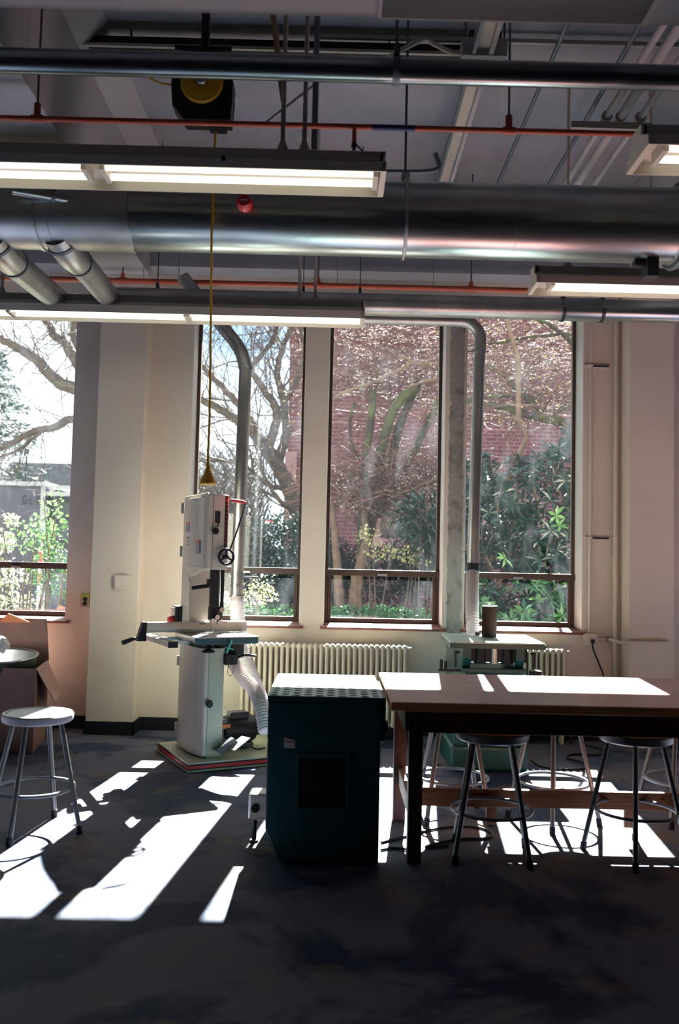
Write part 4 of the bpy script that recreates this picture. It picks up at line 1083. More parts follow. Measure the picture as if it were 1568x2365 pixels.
# ================================================================== CARDBOARD BOX WITH A CAN
bx = thing('cardboard_box', 'open cardboard box with raised flaps at the left edge', 'box', loc=(-2.5, 6.3, 0))
fr_ = P(75, 1742, Z=0)
X1, Y0 = fr_.x, fr_.y; X0, Y1, H = X1-.70, Y0+.58, .60
SK = -.10
def slab(x0, y0, x1, y1, z0, z1, th=.006):
    d = Vector((x1-x0, y1-y0, 0)).normalized(); n = Vector((-d.y, d.x, 0))*th
    return [(x0, y0), (x1, y1), (x1+n.x, y1+n.y), (x0+n.x, y0+n.y)], z0, z1
m = MB(); th = .005
for c in ((X0, Y0, X1, Y0), (X1, Y0, X1+SK, Y1), (X1+SK, Y1, X0+SK, Y1), (X0+SK, Y1, X0, Y0)):
    pl_, z0, z1 = slab(*c, 0, H); m.prism(pl_, 'Z', z0, z1)
m.prism([(X0, Y0), (X1, Y0), (X1+SK, Y1), (X0+SK, Y1)], 'Z', 0, .006)
obj('box_walls', m, M['card'], bx)
a = P(108, 1430, Y=Y1)
obj('rear_flap', MB().prism([(X0+SK, H), (X1+SK, H), (a.x, a.z), (X0+SK, a.z+.01)], 'Y', Y1, Y1+th), M['card'], bx)
m = MB()
p = [Vector((X1+SK*.05, Y0+.02, H)), Vector((X1+SK*.9, Y1-.06, H)), P(143, 1600, Y=Y1-.02), P(127, 1622, Y=Y0+.12)]
nrm = (p[1]-p[0]).cross(p[3]-p[0]).normalized()*.005
m.add(p+[q+nrm for q in p], [(0,1,2,3), (7,6,5,4), (0,4,5,1), (1,5,6,2), (2,6,7,3), (3,7,4,0)])
obj('side_flap', m, M['card_in'], bx)
obj('sunlit_flap_edge', MB().prism([(P(0, 1425, Y=Y1-.02).x, a.z-.03), (P(72, 1428, Y=Y1-.02).x, a.z-.025), (P(20, 1420, Y=Y1-.02).x, a.z+.04)], 'Y', Y1-.03, Y1-.01), M['orange_label_sunlit'], bx, label='orange sunlit flap edge')  # sunlight on top of the rear flap, put into the orange colour
cc = P(-2, 1530, Z=.63); cr = .27
cn = thing('metal_can', 'round grey metal bin standing inside the cardboard box', 'bin', loc=(cc.x, cc.y, .01))
cy = Y0+.29; cxx = X0+.36
cn.location = (cxx, cy, .02); cn.rotation_euler = (math.radians(6), 0, 0); ROOTM[cn.name] = Matrix.Translation((cxx, cy, 0))
m = MB().lathe([(0, .02), (.20, .02), (.255, .63), (.263, .64), (.255, .648), (.246, .64), (.19, .03), (0, .03)], (cxx, cy, 0), 'Z', 48)
obj('bin_wall', m, M['galv2'], cn)
obj('bin_rim', MB().tube([(cxx+  .262*math.cos(k*PI/32), cy+.262*math.sin(k*PI/32), .645) for k in range(64)], .008, 10, closed=True), M['galv'], cn)
q = P(2, 1490, Y=Y0+.05)
tg = thing('plastic_bag', 'bundled white plastic poking up from the metal bin', 'bag', loc=(q.x, q.y, .6))
obj('bag_roll', MB().tube(spline([q+Vector((-.05, .04, -.22)), q+Vector((-.06, 0, -.06)), q, q+Vector((.035, 0, .03))], 6), [.05+.012*math.sin(k*1.3) for k in range(18)]+[.045], 20), M['white'], tg)
# orange cloth/marker outside handled with the garden
#PART4
# ================================================================== OUTSIDE
# brick building
bl = thing('brick_building', 'red brick building behind the bare shrubs', 'building', loc=(5, 22, 0))
bx0 = P(662, 1100, Y=22).x; BH_ = 9.0
obj('brick_wall', MB().box(bx0, 16, 22, 29, 0, BH_), M['brick'], bl)
obj('parapet', MB().box(bx0-.1, 16.1, 21.95, 29.1, BH_, BH_+.3), M['pinkframe'], bl)
def bwin(px0, px1, py0, py1):
    a, b = P(px0, py0, Y=22), P(px1, py1, Y=22); w = .22
    m = MB(); m.box(a.x-w, a.x, 21.88, 22.02, b.z-w, a.z+w); m.box(b.x, b.x+w, 21.88, 22.02, b.z-w, a.z+w); m.box(a.x, b.x, 21.88, 22.02, a.z, a.z+w*1.6); m.box(a.x, b.x, 21.88, 22.02, b.z-w, b.z)
    f = obj('window_frame', m, M['pinkframe'], bl)
    obj('blind', MB().box(a.x, b.x, 21.96, 21.99, (a.z+b.z)/2+.1, a.z), M['paleblind'], f)
    m = MB().box(a.x, b.x, 21.97, 21.995, b.z, (a.z+b.z)/2+.1)
    for k in range(1, 5):
        x = a.x+(b.x-a.x)*k/5; m.box(x-.02, x+.02, 21.94, 21.97, b.z, a.z)
    obj('pane', m, M['darkglass'], f)
bwin(880, 985, 1098, 1245)
bwin(1135, 1235, 1165, 1260)
# pale pier strip on the brick corner
obj('stone_pier', MB().box(bx0-.05, bx0+.25, 21.9, 22.1, 0, 4.2), M['pinkframe'], bl)

# grey site container with its lettering
ct = thing('site_container', 'grey-violet building with black lettering beyond the left window', 'building', loc=(-9, 20, 0))
cw = P(99, 1200, Y=20).x; ctz = P(60, 1122, Y=20).z
obj('container_wall', MB().box(cw-9, cw, 20, 26, 0, ctz), M['container'], ct)
obj('top_rail', MB().box(cw-9.05, cw+.06, 19.93, 26.05, ctz, ctz+.10), M['rail'], ct)
obj('corner_post', MB().box(cw-.06, cw+.04, 19.96, 20.0, 0, ctz), M['rail'], ct)
# dark framed opening to its right
a = P(110, 1145, Y=20); b = P(300, 1210, Y=20)
m = MB(); zt_ = a.z
m.box(a.x, b.x, 20.0, 20.08, zt_-.10, zt_); m.box(a.x, a.x+.08, 20.0, 20.08, zt_-1.3, zt_); m.box(a.x+.3, b.x, 19.98, 20.05, zt_-.55, zt_-.50); m.box(a.x+.3, b.x, 19.98, 20.05, zt_-1.1, zt_-1.02)
m.box(a.x+.12, a.x+.17, 19.98, 20.06, zt_-1.3, zt_-.5)
obj('dark_frame', m, M['letter'], ct)
obj('grey_panel', MB().box(a.x+.06, b.x, 20.1, 20.2, 0, zt_-.08), M['container'], ct)
obj('mesh_screen', MB().box(a.x+.1, b.x, 20.06, 20.09, zt_-.5, zt_-.1), M['grille'], ct)
obj('rear_rail', MB().box(cw, b.x, 20.0, 20.3, ctz-.22, ctz-.12).box(cw, b.x, 20.05, 20.3, ctz-.05, ctz+.03), M['rail'], ct)
def text(s, px0, px1, py0, py1, Y):
    cu = bpy.data.curves.new('lettering', 'FONT'); cu.body = s; cu.extrude = .004; cu.size = 1
    cu.space_character = 1.25
    o = bpy.data.objects.new('lettering', cu); COL.objects.link(o); o.parent = ct
    a, b = P(px0, py1, Y=Y), P(px1, py0, Y=Y)
    bpy.context.view_layer.update(); w, h = o.dimensions.x, .72
    hh = (P((px0+px1)/2, py0, Y=Y).z-P((px0+px1)/2, py1, Y=Y).z)
    o.scale = ((b.x-a.x)/w, hh/h, 1); o.rotation_euler = (PI/2, 0, 0)
    o.location = Vector((a.x, Y, P((px0+px1)/2, py1, Y=Y).z))-Vector(ct.location)
    cu.materials.append(M['letter'])
    bpy.context.view_layer.update()
    me = bpy.data.meshes.new_from_object(o); n2 = bpy.data.objects.new('lettering', me); COL.objects.link(n2); n2.parent = ct
    n2.location, n2.scale, n2.rotation_euler = o.location.copy(), o.scale.copy(), o.rotation_euler.copy()
    bpy.data.objects.remove(o); n2.name = 'lettering'; n2['label'] = 'black capital letters'
text('G·L·Y', 50, 91, 1143, 1165, 19.97)
# house behind with a pitched roof
hs = thing('house', 'distant grey gabled roof above the lettered building', 'building', loc=(-12, 40, 0))
a, b, c2 = P(20, 1118, Y=40), P(62, 1079, Y=40), P(420, 1086, Y=40)
obj('roof', MB().prism([(a.x, a.z-.3), (b.x, b.z), (c2.x, b.z), (c2.x+1, a.z-.3)], 'Y', 38, 46), M['roofs'], hs)
obj('house_wall', MB().box(a.x+.3, c2.x, 38.5, 45.5, 0, a.z-.3), M['container'], hs)

# ---------------- plants
def limb_tube(mb, pts, r0, r1, n=8, wob=0, rr=None):
    c = spline(pts, 6); k = len(c); rr = rr or rnd
    c = [p+Vector((rr.uniform(-wob, wob), rr.uniform(-wob, wob), rr.uniform(-wob, wob))) for p in c]
    mb.tube(c, [r0+(r1-r0)*i/(k-1) for i in range(k)], n, cap=False)
    return c
def zcap(p):   # keep twigs from blocking the low sun
    return .9+(p.y-7.45)*.83
def grow(mb, tw, p, d, L, r, depth, rr, spread=.6, up=.1, kids=3, limit=True):
    """a crooked branch that keeps forking; thick ones go to mb, the thinnest to tw"""
    n = 5; pts = [p]; dd = d.normalized()
    for i in range(n):
        dd = (dd+Vector((rr.uniform(-.28, .28), rr.uniform(-.2, .2), rr.uniform(-.24, .28)+up*.3))).normalized()
        q = pts[-1]+dd*L/n
        if limit and q.z > zcap(q)-.05: break
        pts.append(q)
    if len(pts) < 2: return
    k = len(pts)
    (mb if r > .012 else tw).tube(pts, [r*(1-.55*i/(k-1)) for i in range(k)], 6 if r > .03 else 4 if r > .012 else 3, cap=False)
    if depth == 0: return
    for j in range(kids):
        i = rr.randint(1, k-1) if j else k-1
        b = pts[i]; dd2 = (pts[i]-pts[i-1]).normalized()
        nd = (dd2+Vector((rr.uniform(-spread, spread)*1.3, rr.uniform(-spread, spread)*.6, rr.uniform(-spread*.7, spread)))).normalized()
        grow(mb, tw, b, nd, L*rr.uniform(.55, .85), r*rr.uniform(.45, .65), depth-1, rr, spread, up, kids, limit)
def leaf(mb, p, L, w, d, n):
    d = d.normalized(); s = d.cross(n)
    if s.length < 1e-3: s = d.cross(Vector((1, 0, 0)))
    s.normalize(); n = s.cross(d)
    a = p; b = p+d*L*.5+s*w/2+n*L*.06; c = p+d*L-n*L*.05; e = p+d*L*.5-s*w/2+n*L*.06
    mb.add([a, b, c, e], [(0, 1, 2), (0, 2, 3)])
def rvec(rr): 
    while True:
        v = Vector((rr.uniform(-1, 1), rr.uniform(-1, 1), rr.uniform(-1, 1)))
        if .05 < v.length < 1: return v.normalized()
def cloud(mb, c, rad, n, L, w, rr, shell=.5, down=.2, limit=True):
    for _ in range(n):
        u = rvec(rr)*rr.uniform(shell, 1)
        p = Vector((c[0]+u.x*rad[0], c[1]+u.y*rad[1], c[2]+u.z*rad[2]))
        if p.z < .15 or (limit and p.z > zcap(p)): continue
        d = (u+rvec(rr)*.9+Vector((0, 0, -down)))
        leaf(mb, p, L*rr.uniform(.7, 1.25), w*rr.uniform(.7, 1.2), d, rvec(rr)+Vector((0, 0, .8)))
def rosette(mb, p, rr, L, w, n=8):
    ax = (rvec(rr)+Vector((0, -.5, 1.0))).normalized()
    s = ax.cross(Vector((1, 0, 0))).normalized(); t = ax.cross(s)
    for k in range(n):
        a = 2*PI*k/n+rr.uniform(-.3, .3)
        d = s*math.cos(a)+t*math.sin(a)+ax*rr.uniform(-.35, .3)
        leaf(mb, p, L*rr.uniform(.75, 1.15), w, d, ax)

def W(px, py, Y): return P(px, py, Y=Y)

# big bare tree standing behind the pier, limbs reaching across the left window
rr = random.Random(11); tr = thing('bare_tree', 'bare old tree whose limbs cross the left window', 'tree', loc=W(300, 1300, 15)); tr.location.z = 0; ROOTM[tr.name] = Matrix.Translation(tr.location)
b = MB(); tw = MB(); Y = 15
tk = W(290, 1400, Y); tk.z = 0
limbs = [([tk, W(280, 1200, Y), W(270, 1050, Y), W(250, 950, Y)], .22, .16),
    ([W(255, 990, Y), W(200, 915, Y), W(145, 888, Y-.2), W(115, 865, Y-.3), W(86, 832, Y-.3), W(46, 806, Y-.4), W(0, 782, Y-.5), W(-80, 750, Y-.6)], .13, .055),
    ([W(250, 950, Y), W(200, 870, Y), W(162, 812, Y+.2), W(148, 789, Y+.2), W(125, 776, Y+.3), W(115, 750, Y+.3), W(89, 726, Y+.3)], .12, .045),
    ([W(262, 1010, Y), W(168, 969, Y), W(125, 987, Y-.2), W(82, 994, Y-.3), W(33, 1020, Y-.4), W(0, 1037, Y-.4), W(-60, 1040, Y-.5)], .085, .035),
    ([W(110, 988, Y-.3), W(75, 1012, Y-.4), W(40, 1040, Y-.5), W(0, 1054, Y-.6)], .03, .014),
    ([W(255, 950, Y), W(180, 800, Y+.5), W(170, 770, Y+.6), W(172, 735, Y+.6)], .09, .05)]
for pts, r0, r1 in limbs:
    c = limb_tube(b, pts, r0, r1, 10, .012, rr)
    if pts[0] is tk: continue
    for k in range(3, len(c), 2):
        dd = (c[k]-c[k-1]).normalized()
        for _ in range(2):
            nd = dd*.4+Vector((rr.uniform(-.8, .5), rr.uniform(-.5, .5), rr.uniform(-.9, .9)))
            grow(b, tw, c[k], nd, rr.uniform(.5, 1.0), .011, 3, rr, .8, .05, 2)
obj('branches', b, M['bark'], tr); obj('twigs', tw, M['twigd'], tr, kind='stuff')

# second bare tree in the window behind the bandsaw
rr = random.Random(23); tr = thing('bare_tree', 'spreading bare tree in the window behind the bandsaw', 'tree', loc=(W(690, 1300, 15).x, 15, 0))
b = MB(); tw = MB(); bud = MB(); Y = 15
base = W(705, 1420, Y); base.z = 0
limbs = [([base, W(698, 1300, Y), W(687, 1185, Y), W(668, 1130, Y), W(640, 1075, Y), W(616, 1039, Y)], .17, .12),
    ([W(616, 1039, Y), W(585, 1000, Y), W(545, 968, Y), W(500, 940, Y), W(450, 915, Y), W(400, 880, Y)], .11, .05),
    ([W(600, 1022, Y), W(560, 945, Y), W(510, 890, Y), W(470, 850, Y), W(430, 800, Y)], .08, .03),
    ([W(616, 1039, Y), W(640, 960, Y), W(610, 900, Y), W(575, 850, Y), W(545, 790, Y), W(520, 730, Y)], .09, .03),
    ([W(640, 1075, Y), W(660, 1000, Y), W(655, 930, Y+.3), W(640, 860, Y+.3), W(655, 800, Y+.3), W(680, 740, Y+.3)], .09, .04),
    ([W(655, 930, Y+.3), W(690, 870, Y+.4), W(700, 800, Y+.4), W(690, 745, Y+.4)], .06, .03),
    ([W(668, 1130, Y), W(620, 1120, Y-.3), W(570, 1080, Y-.4), W(520, 1065, Y-.5), W(460, 1060, Y-.6)], .045, .015),
    ([W(687, 1185, Y), W(650, 1160, Y-.4), W(615, 1110, Y-.5), W(600, 1060, Y-.5)], .05, .02),
    ([W(575, 850, Y), W(620, 800, Y+.2), W(640, 760, Y+.2), W(650, 730, Y+.2)], .05, .02)]
for pts, r0, r1 in limbs:
    c = limb_tube(b, pts, r0, r1, 10, .012, rr)
    if pts[0] is base: continue
    for k in range(2, len(c), 2):
        dd = (c[k]-c[k-1]).normalized()
        nd = dd*.5+Vector((rr.uniform(-.9, .5), rr.uniform(-.5, .5), rr.uniform(-.6, .9)))
        grow(b, tw, c[k], nd, rr.uniform(.6, 1.3), .015, 3, rr, .75, .1, 3)
for _ in range(1500):
    v = rr.choice(tw.v); leaf(bud, v, .04, .03, rvec(rr), rvec(rr))
obj('branches', b, M['bark'], tr); obj('twigs', tw, M['twigd'], tr, kind='stuff'); obj('buds', bud, M['budleaf'], tr, kind='stuff')

# multi-stemmed shrub tree in the middle window
rr = random.Random(31); Y = 12.5
tr = thing('twiggy_shrub', 'tangled pink-twigged shrub with leaning stems in the middle window', 'shrub', loc=(W(860, 1400, Y).x, Y, 0))
b = MB(); tw = MB(); bud = MB(); bl2 = MB()
base = W(820, 1430, Y); base.z = 0
g2 = W(800, 1430, Y-.4); g2.z = 0
for pts, r0, r1 in [([base, W(818, 1380, Y), W(832, 1312, Y), W(836, 1210, Y), W(844, 1067, Y), W(858, 960, Y), W(862, 900, Y)], .085, .05),
    ([W(838, 1290, Y), W(862, 1190, Y), W(877, 1149, Y), W(873, 1088, Y), W(889, 1006, Y), W(910, 945, Y), W(934, 915, Y), W(960, 895, Y)], .08, .07),
    ([W(868, 1170, Y+.1), W(906, 1047, Y+.2), W(922, 986, Y+.2), W(947, 925, Y+.2), W(965, 880, Y+.2)], .07, .06),
    ([W(870, 1190, Y+.1), W(915, 1110, Y+.3), W(955, 1047, Y+.3), W(979, 994, Y+.3), W(1008, 935, Y+.3), W(1025, 890, Y+.3)], .065, .05),
    ([W(850, 1080, Y+.2), W(812, 1030, Y+.2), W(810, 960, Y+.2), W(818, 930, Y+.2)], .03, .02)]:
    limb_tube(b, pts, r0, r1, 9, .008, rr)
for pts, r0, r1 in [([g2, W(786, 1390, Y-.4), W(780, 1340, Y-.4), W(776, 1270, Y-.4), W(768, 1180, Y-.2), W(757, 1090, Y)], .09, .03), ([g2+Vector((.2, 0, 0)), W(822, 1370, Y-.4), W(832, 1310, Y-.4), W(846, 1250, Y-.3), W(842, 1190, Y-.1), W(843, 1140, Y)], .11, .03),
    ([W(770, 922, Y-.5), W(800, 905, Y-.5), W(849, 888, Y-.5), W(922, 855, Y-.5), W(955, 839, Y-.5), W(1025, 843, Y-.5)], .022, .03),
    ([W(955, 839, Y-.5), W(935, 825, Y-.5), W(918, 818, Y-.5)], .022, .012),
    ([W(935, 895, Y-.5), W(980, 882, Y-.5), W(1025, 870, Y-.5)], .018, .025),
    ([W(902, 1149, Y-.6), W(967, 1124, Y-.6), W(1020, 1100, Y-.6)], .016, .028)]:
    limb_tube(bl2, pts, r0, r1, 8, .008, rr)
def arcs(n, bx, by, bz, L, r, target, droop=.5, limit=True):
    for _ in range(n):
        p = Vector((rr.uniform(*bx), rr.uniform(*by), rr.uniform(*bz)))
        if limit and p.z > zcap(p): continue
        d = Vector((rr.uniform(-1, 1), rr.uniform(-.4, .4), rr.uniform(-.3, .7))).normalized(); pts = [p]; l = L*rr.uniform(.5, 1.3)
        for i in range(5):
            d = (d+Vector((rr.uniform(-.2, .2), rr.uniform(-.1, .1), rr.uniform(-.2, .2)-droop*.25))).normalized(); q = pts[-1]+d*l/5
            if limit and q.z > zcap(q): break
            pts.append(q)
        if len(pts) < 3: continue
        k = len(pts); target.tube(pts, [r*(1-.6*i/(k-1)) for i in range(k)], 3, cap=False)
        if rr.random() < .6:
            q = pts[k//2]; nd = (rvec(rr)+d).normalized()
            target.tube([q, q+nd*l*.2, q+nd*l*.35+Vector((0, 0, -.03))], [r*.6, r*.5, r*.3], 3, cap=False)
xm0, xm1 = W(757, 1000, Y).x, W(1050, 1000, Y).x
arcs(1050, (xm0, xm1), (11.8, 13.6), (W(900, 1170, Y).z, W(900, 1065, Y).z), .75, .0075, tw, .6)
arcs(1150, (xm0, xm1), (12.4, 14.8), (W(900, 900, Y).z, W(900, 725, 14).z), .8, .0075, tw, .3)
arcs(110, (xm0, xm1), (12.6, 13.8), (W(900, 1040, Y).z, W(900, 930, Y).z), .5, .007, tw, .3)
for _ in range(900):
    v = rr.choice(tw.v); leaf(bud, v, .035, .025, rvec(rr), rvec(rr))
obj('branches', b, M['moss'], tr); obj('pale_branches', bl2, M['barkl'], tr, label='pale tan branches')
obj('twigs', tw, M['twig'], tr, kind='stuff'); obj('buds', bud, M['budleaf'], tr, kind='stuff')

# mossy-limbed tree in the right window
rr = random.Random(37); Y = 12
tr = thing('mossy_tree', 'mossy crooked tree limbs in the right window', 'tree', loc=(W(1420, 1300, Y).x, Y, 0))
b = MB(); tw = MB(); pl = MB(); bud = MB()
tb = W(1420, 1400, Y); tb.z = 0
for pts, r0, r1 in [([tb, W(1415, 1200, Y), W(1405, 1060, Y), W(1380, 1000, Y)], .14, .10),
    ([W(1390, 1010, Y), W(1319, 983, Y), W(1290, 972, Y), W(1246, 965, Y), W(1203, 954, Y), W(1163, 939, Y), W(1116, 935, Y), W(1060, 925, Y)], .075, .028),
    ([W(1246, 965, Y), W(1222, 925, Y), W(1192, 903, Y), W(1165, 870, Y), W(1125, 845, Y), W(1090, 830, Y)], .05, .02),
    ([W(1203, 954, Y), W(1188, 921, Y-.2), W(1145, 915, Y-.2), W(1080, 921, Y-.2)], .03, .018),
    ([W(1268, 968, Y), W(1290, 950, Y), W(1319, 938, Y), W(1345, 925, Y)], .03, .04),
    ([W(1246, 962, Y), W(1230, 930, Y+.2), W(1265, 905, Y+.2), W(1320, 920, Y+.2)], .02, .012),
    ([W(1380, 1000, Y), W(1360, 850, Y+.4), W(1310, 780, Y+.4), W(1260, 745, Y+.4), W(1220, 730, Y+.4)], .06, .02),
    ([W(1080, 800, Y+.4), W(1150, 790, Y+.4), W(1250, 775, Y+.4), W(1340, 770, Y+.4)], .018, .03)]:
    c = limb_tube(b, pts, r0, r1, 9, .012, rr)
    if pts[0] is tb: continue
    for k in range(2, len(c), 2):
        nd = Vector((rr.uniform(-1, 1), rr.uniform(-.5, .5), rr.uniform(-.5, .9)))
        grow(b, tw, c[k], nd, rr.uniform(.4, .8), .012, 2, rr, .8, 0, 3)
for pts, r0, r1 in [([W(1170, 735, 11), W(1177, 765, 11), W(1196, 834, 11), W(1197, 917, 11), W(1196, 975, 11)], .03, .035),
    ([W(1196, 975, 11), W(1214, 1008, 11), W(1196, 1051, 11), W(1181, 1077, 11), W(1179, 1105, 11)], .025, .04),
    ([W(1159, 1109, 11), W(1188, 1109, 11), W(1232, 1099, 11), W(1275, 1102, 11), W(1304, 1124, 11), W(1340, 1160, 11), W(1380, 1260, 11)], .04, .06)]:
    limb_tube(pl, pts, r0, r1, 9, .006, rr)
arcs(1000, (W(1075, 800, Y).x, W(1350, 800, Y).x), (11.8, 14.6), (W(1200, 930, Y).z, W(1200, 730, 14).z), .7, .0065, tw, .2)
for _ in range(1400):
    v = rr.choice(tw.v); leaf(bud, v+rvec(rr)*.03, .04, .03, rvec(rr), rvec(rr))
obj('branches', b, M['moss'], tr); obj('brown_limbs', pl, M['barkl'], tr, label='tan smooth-barked limbs')
obj('twigs', tw, M['twig'], tr, kind='stuff'); obj('buds', bud, M['budleaf'], tr, kind='stuff')

# rhododendron in the right window
rr = random.Random(41)
t = thing('rhododendron', 'big dark glossy-leaved rhododendron filling the right window', 'shrub', loc=(2.1, 10.6, 0))
lf = MB(); st = MB()
X0, X1 = W(1050, 1200, 10.5).x, W(1460, 1200, 10.5).x
for _ in range(900):
    x = rr.uniform(X0, X1); y = rr.uniform(9.9, 11.6)
    f = (x-X0)/(X1-X0)
    zt_ = (W(1200, 1050, 10.5).z if f < .45 else W(1200, 1050, 10.5).z+(f-.45)*1.5)
    zt_ = min(zt_, .9+(y-7.45)*.80, 3.5)
    z = rr.uniform(.35, zt_); p = Vector((x, y, z))
    if y > 10.9 and rr.random() < .3: continue
    rosette(lf, p, rr, .17, .05, 8)
    if rr.random() < .3: st.tube([p, p+Vector((rr.uniform(-.1, .1), .15, -.25)), p+Vector((rr.uniform(-.2, .2), .3, -.6))], [.006, .009, .012], 4, cap=False)
for k in range(9):
    x = rr.uniform(X0, X1); st.tube(spline([(x, 10.9, .1), (x+rr.uniform(-.3, .3), 10.9, 1.0), (x+rr.uniform(-.5, .5), 10.8, 1.9)], 4), [.035]*9, 6, cap=False)
obj('leaves', lf, M['leafd'], t, kind='stuff'); obj('stems', st, M['bark'], t)
lf = MB()
for _ in range(130):
    p = Vector((rr.uniform(X0, X1), rr.uniform(9.5, 9.9), rr.uniform(.3, 1.25))); rosette(lf, p, rr, .15, .045, 7)
obj('fresh_leaves', lf, M['leafm'], t, kind='stuff', label='lighter green young leaves')
lf = MB()
for px, py in ((1165, 1290), (1285, 1190), (1292, 1215), (1240, 1385)):
    rosette(lf, W(px, py, 9.7), rr, .13, .045, 6)
obj('bright_leaves', lf, M['leafg'], t, kind='stuff', label='bright backlit green leaves')

# dark hedge under the middle windows
def bush(name, label, spots, n, L, w, m, seed, cat='shrub', twigm='bark'):
    rr = random.Random(seed); lf = MB(); st = MB()
    c0 = spots[0][0]
    t = thing(name, label, cat, loc=(c0[0], c0[1], 0))
    for c, rad, k in spots:
        cloud(lf, c, rad, int(n*k), L, w, rr, .35)
        for _ in range(2):
            st.tube(spline([(c[0]+rr.uniform(-.1, .1), c[1], .1), (c[0]+rr.uniform(-.3, .3)*rad[0], c[1], c[2]*.6), (c[0]+rr.uniform(-.8, .8)*rad[0], c[1]+rr.uniform(-.3, .3), c[2]+rad[2]*.6)], 4), [.014, .013, .012, .011, .01, .009, .008, .006, .004], 4, cap=False)
    obj('leaves', lf, m, t, kind='stuff'); obj('stems', st, M[twigm], t)
    return t
def S_(px, py, Y, rx, ry, rz, k=1.): q = W(px, py, Y); return ((q.x, q.y, q.z), (rx, ry, rz), k)
bush('evergreen_bush', 'dark evergreen bush behind the lower part of the bandsaw window', [S_(660, 1250, 13, .75, .6, .45), S_(600, 1330, 13, .7, .6, .5), S_(700, 1350, 12.5, .6, .5, .55)], 2600, .075, .035, M['leafd'], 51)
bush('evergreen_bush', 'dark evergreen bush low in the middle window', [S_(890, 1335, 13.4, 1.0, .6, .50), S_(980, 1300, 13.4, .7, .5, .65), S_(770, 1330, 13.6, .5, .5, .6)], 3000, .07, .035, M['leafd'], 52)
bush('long_leaf_shrub', 'long-leaved dark shrub at the right of the middle window', [S_(975, 1195, 11, .35, .3, .3, .25), S_(1000, 1240, 11, .25, .3, .35, .2)], 900, .2, .04, M['leafd'], 58)
bush('yellow_shrub', 'pale yellow-leaved sapling low in the middle window', [S_(850, 1235, 11.5, .18, .2, .14, .25), S_(880, 1275, 11.5, .22, .2, .12, .3), S_(935, 1280, 11.5, .28, .2, .13, .35), S_(965, 1290, 11.5, .2, .2, .1, .2)], 330, .05, .032, M['leafy'], 53)
bush('low_shrub', 'small pale-flecked shrub low in the bandsaw window', [S_(600, 1365, 11, .25, .3, .18)], 170, .045, .03, M['leafy'], 54)
bush('ground_ivy', 'low green ivy covering the ground below the middle windows', [S_(620, 1425, 11.5, 1.2, .8, .16, 1.2), S_(880, 1425, 11.5, 1.3, .8, .14, 1.4)], 2200, .05, .04, M['leafm'], 55)
# left window: sapling and shrubs
bush('leafy_sapling', 'fresh green sapling in the lower part of the left window', [S_(120, 1180, 10, .16, .2, .25, .4), S_(80, 1215, 10, .25, .2, .15, .45), S_(140, 1230, 10, .2, .2, .3, .5), S_(60, 1250, 10, .25, .2, .15, .4), S_(110, 1300, 10, .3, .2, .2, .4)], 210, .05, .034, M['leafg'], 56)
bush('evergreen_bush', 'glossy dark bush low at the right of the left window', [S_(130, 1330, 10.4, .33, .3, .32, 1.0), S_(110, 1250, 10.4, .2, .25, .25, .4)], 800, .045, .028, M['leafm'], 57)
bush('blossom_shrub', 'white-blossomed shrub at the left of the left window', [S_(0, 1250, 10.2, .18, .2, .14, .5), S_(20, 1330, 10.2, .25, .2, .2, .6), S_(25, 1200, 10.2, .07, .1, .09, .2), S_(30, 1390, 10.2, .35, .2, .12, .6)], 420, .05, .04, mat('white_blossom', (.10, .16, .07), .6, col2=(.50, .52, .42), island=True, lo=0, hi=1, trans=.15), 59)
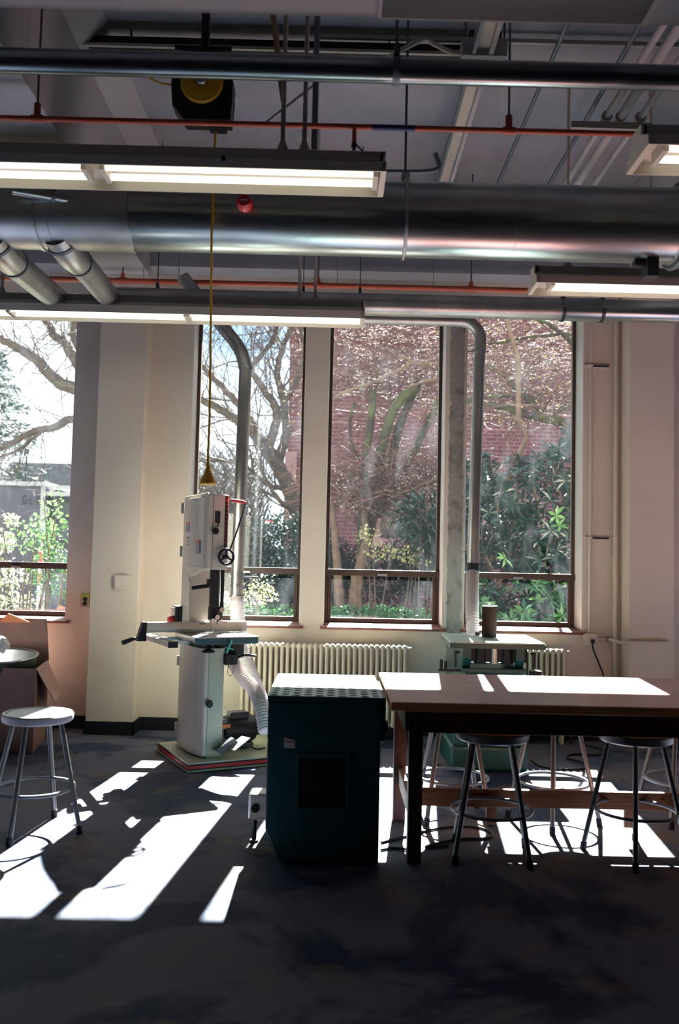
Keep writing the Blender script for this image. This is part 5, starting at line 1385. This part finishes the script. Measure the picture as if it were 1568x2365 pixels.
# background thicket seen between the trees
rr = random.Random(61)
t = thing('distant_thicket', 'pale brown leafless thicket between the window trees and the sky', 'shrubs', loc=(-4, 24, 0), kind='stuff')
tw = MB()
for _ in range(4200):
    if rr.random() < .6: x = rr.uniform(-5.6, -2.0); y = rr.uniform(21, 27)
    else: x = rr.uniform(-16, -3); y = rr.uniform(28, 34)
    p = Vector((x, y, rr.uniform(.3, 2.2+1.7*math.exp(-((x+2.5)/2.5)**2))))
    d = Vector((rr.uniform(-.6, .6), rr.uniform(-.2, .2), rr.uniform(.2, 1))).normalized(); l = rr.uniform(.5, 1.4)
    tw.tube([p, p+d*l*.5, p+d*l+Vector((rr.uniform(-.15, .15), 0, 0))], [.016, .012, .006], 3, cap=False)
obj('twigs', tw, M['twigd'], t, kind='stuff')
# conifer at the far left
rr = random.Random(71); Y = 29.5
t = thing('conifer', 'dark green conifer at the left edge of the left window', 'tree', loc=(W(-60, 1000, Y).x, Y, 0))
tk = W(-60, 1000, Y).x
obj('trunk', MB().tube([(tk, Y, 0), (tk, Y, 9.9)], [.25, .06], 10), M['bark'], t)
nd = MB(); bb_ = MB()
for k in range(26):
    z = 3.2+k*.25; L = 2.9*(1-(k/28))+.2
    for j in range(9):
        a = rr.uniform(0, 2*PI); tip = Vector((tk+L*math.cos(a), Y+L*math.sin(a), z-.25+rr.uniform(-.1, .1)))
        st_ = Vector((tk, Y, z)); bb_.tube([st_, tip], [.02, .006], 3, cap=False)
        for _ in range(26):
            f = rr.uniform(.25, 1); p = st_.lerp(tip, f)
            leaf(nd, p, .26, .05, (tip-st_).normalized()+rvec(rr)*.8+Vector((0, 0, -.1)), rvec(rr))
obj('branches', bb_, M['bark'], t); obj('needles', nd, M['needle'], t, kind='stuff')
# red and white marker stake
q = W(93, 1300, 12)
t = thing('marker_stake', 'red and white marker stake among the leaves outside', 'stake', loc=(q.x, 12, 0))
obj('stake', MB().box(q.x-.02, q.x+.02, 11.98, 12.02, 0, q.z+.3), M['white'], t)
obj('red_band', MB().box(q.x-.021, q.x+.021, 11.978, 12.022, q.z-.05, q.z+.16), M['red'], t, label='red painted band')
obj('red_band', MB().box(q.x-.021, q.x+.021, 11.978, 12.022, q.z-.28, q.z-.13), M['red'], t, label='red painted band')
# street lamp pole far left
q = W(62, 1042, 30)
t = thing('street_lamp', 'thin distant street lamp against the sky at left', 'lamp post', loc=(q.x, 30, 0))
obj('pole', MB().cyl((q.x, 30, 0), (q.x, 30, q.z), .035, 8), M['dark_metal'], t)
obj('lamp_head', MB().lathe([(0, .12), (.10, .08), (.07, -.1), (0, -.1)], (q.x, 30, q.z), 'Z', 10), M['dark_metal'], t)
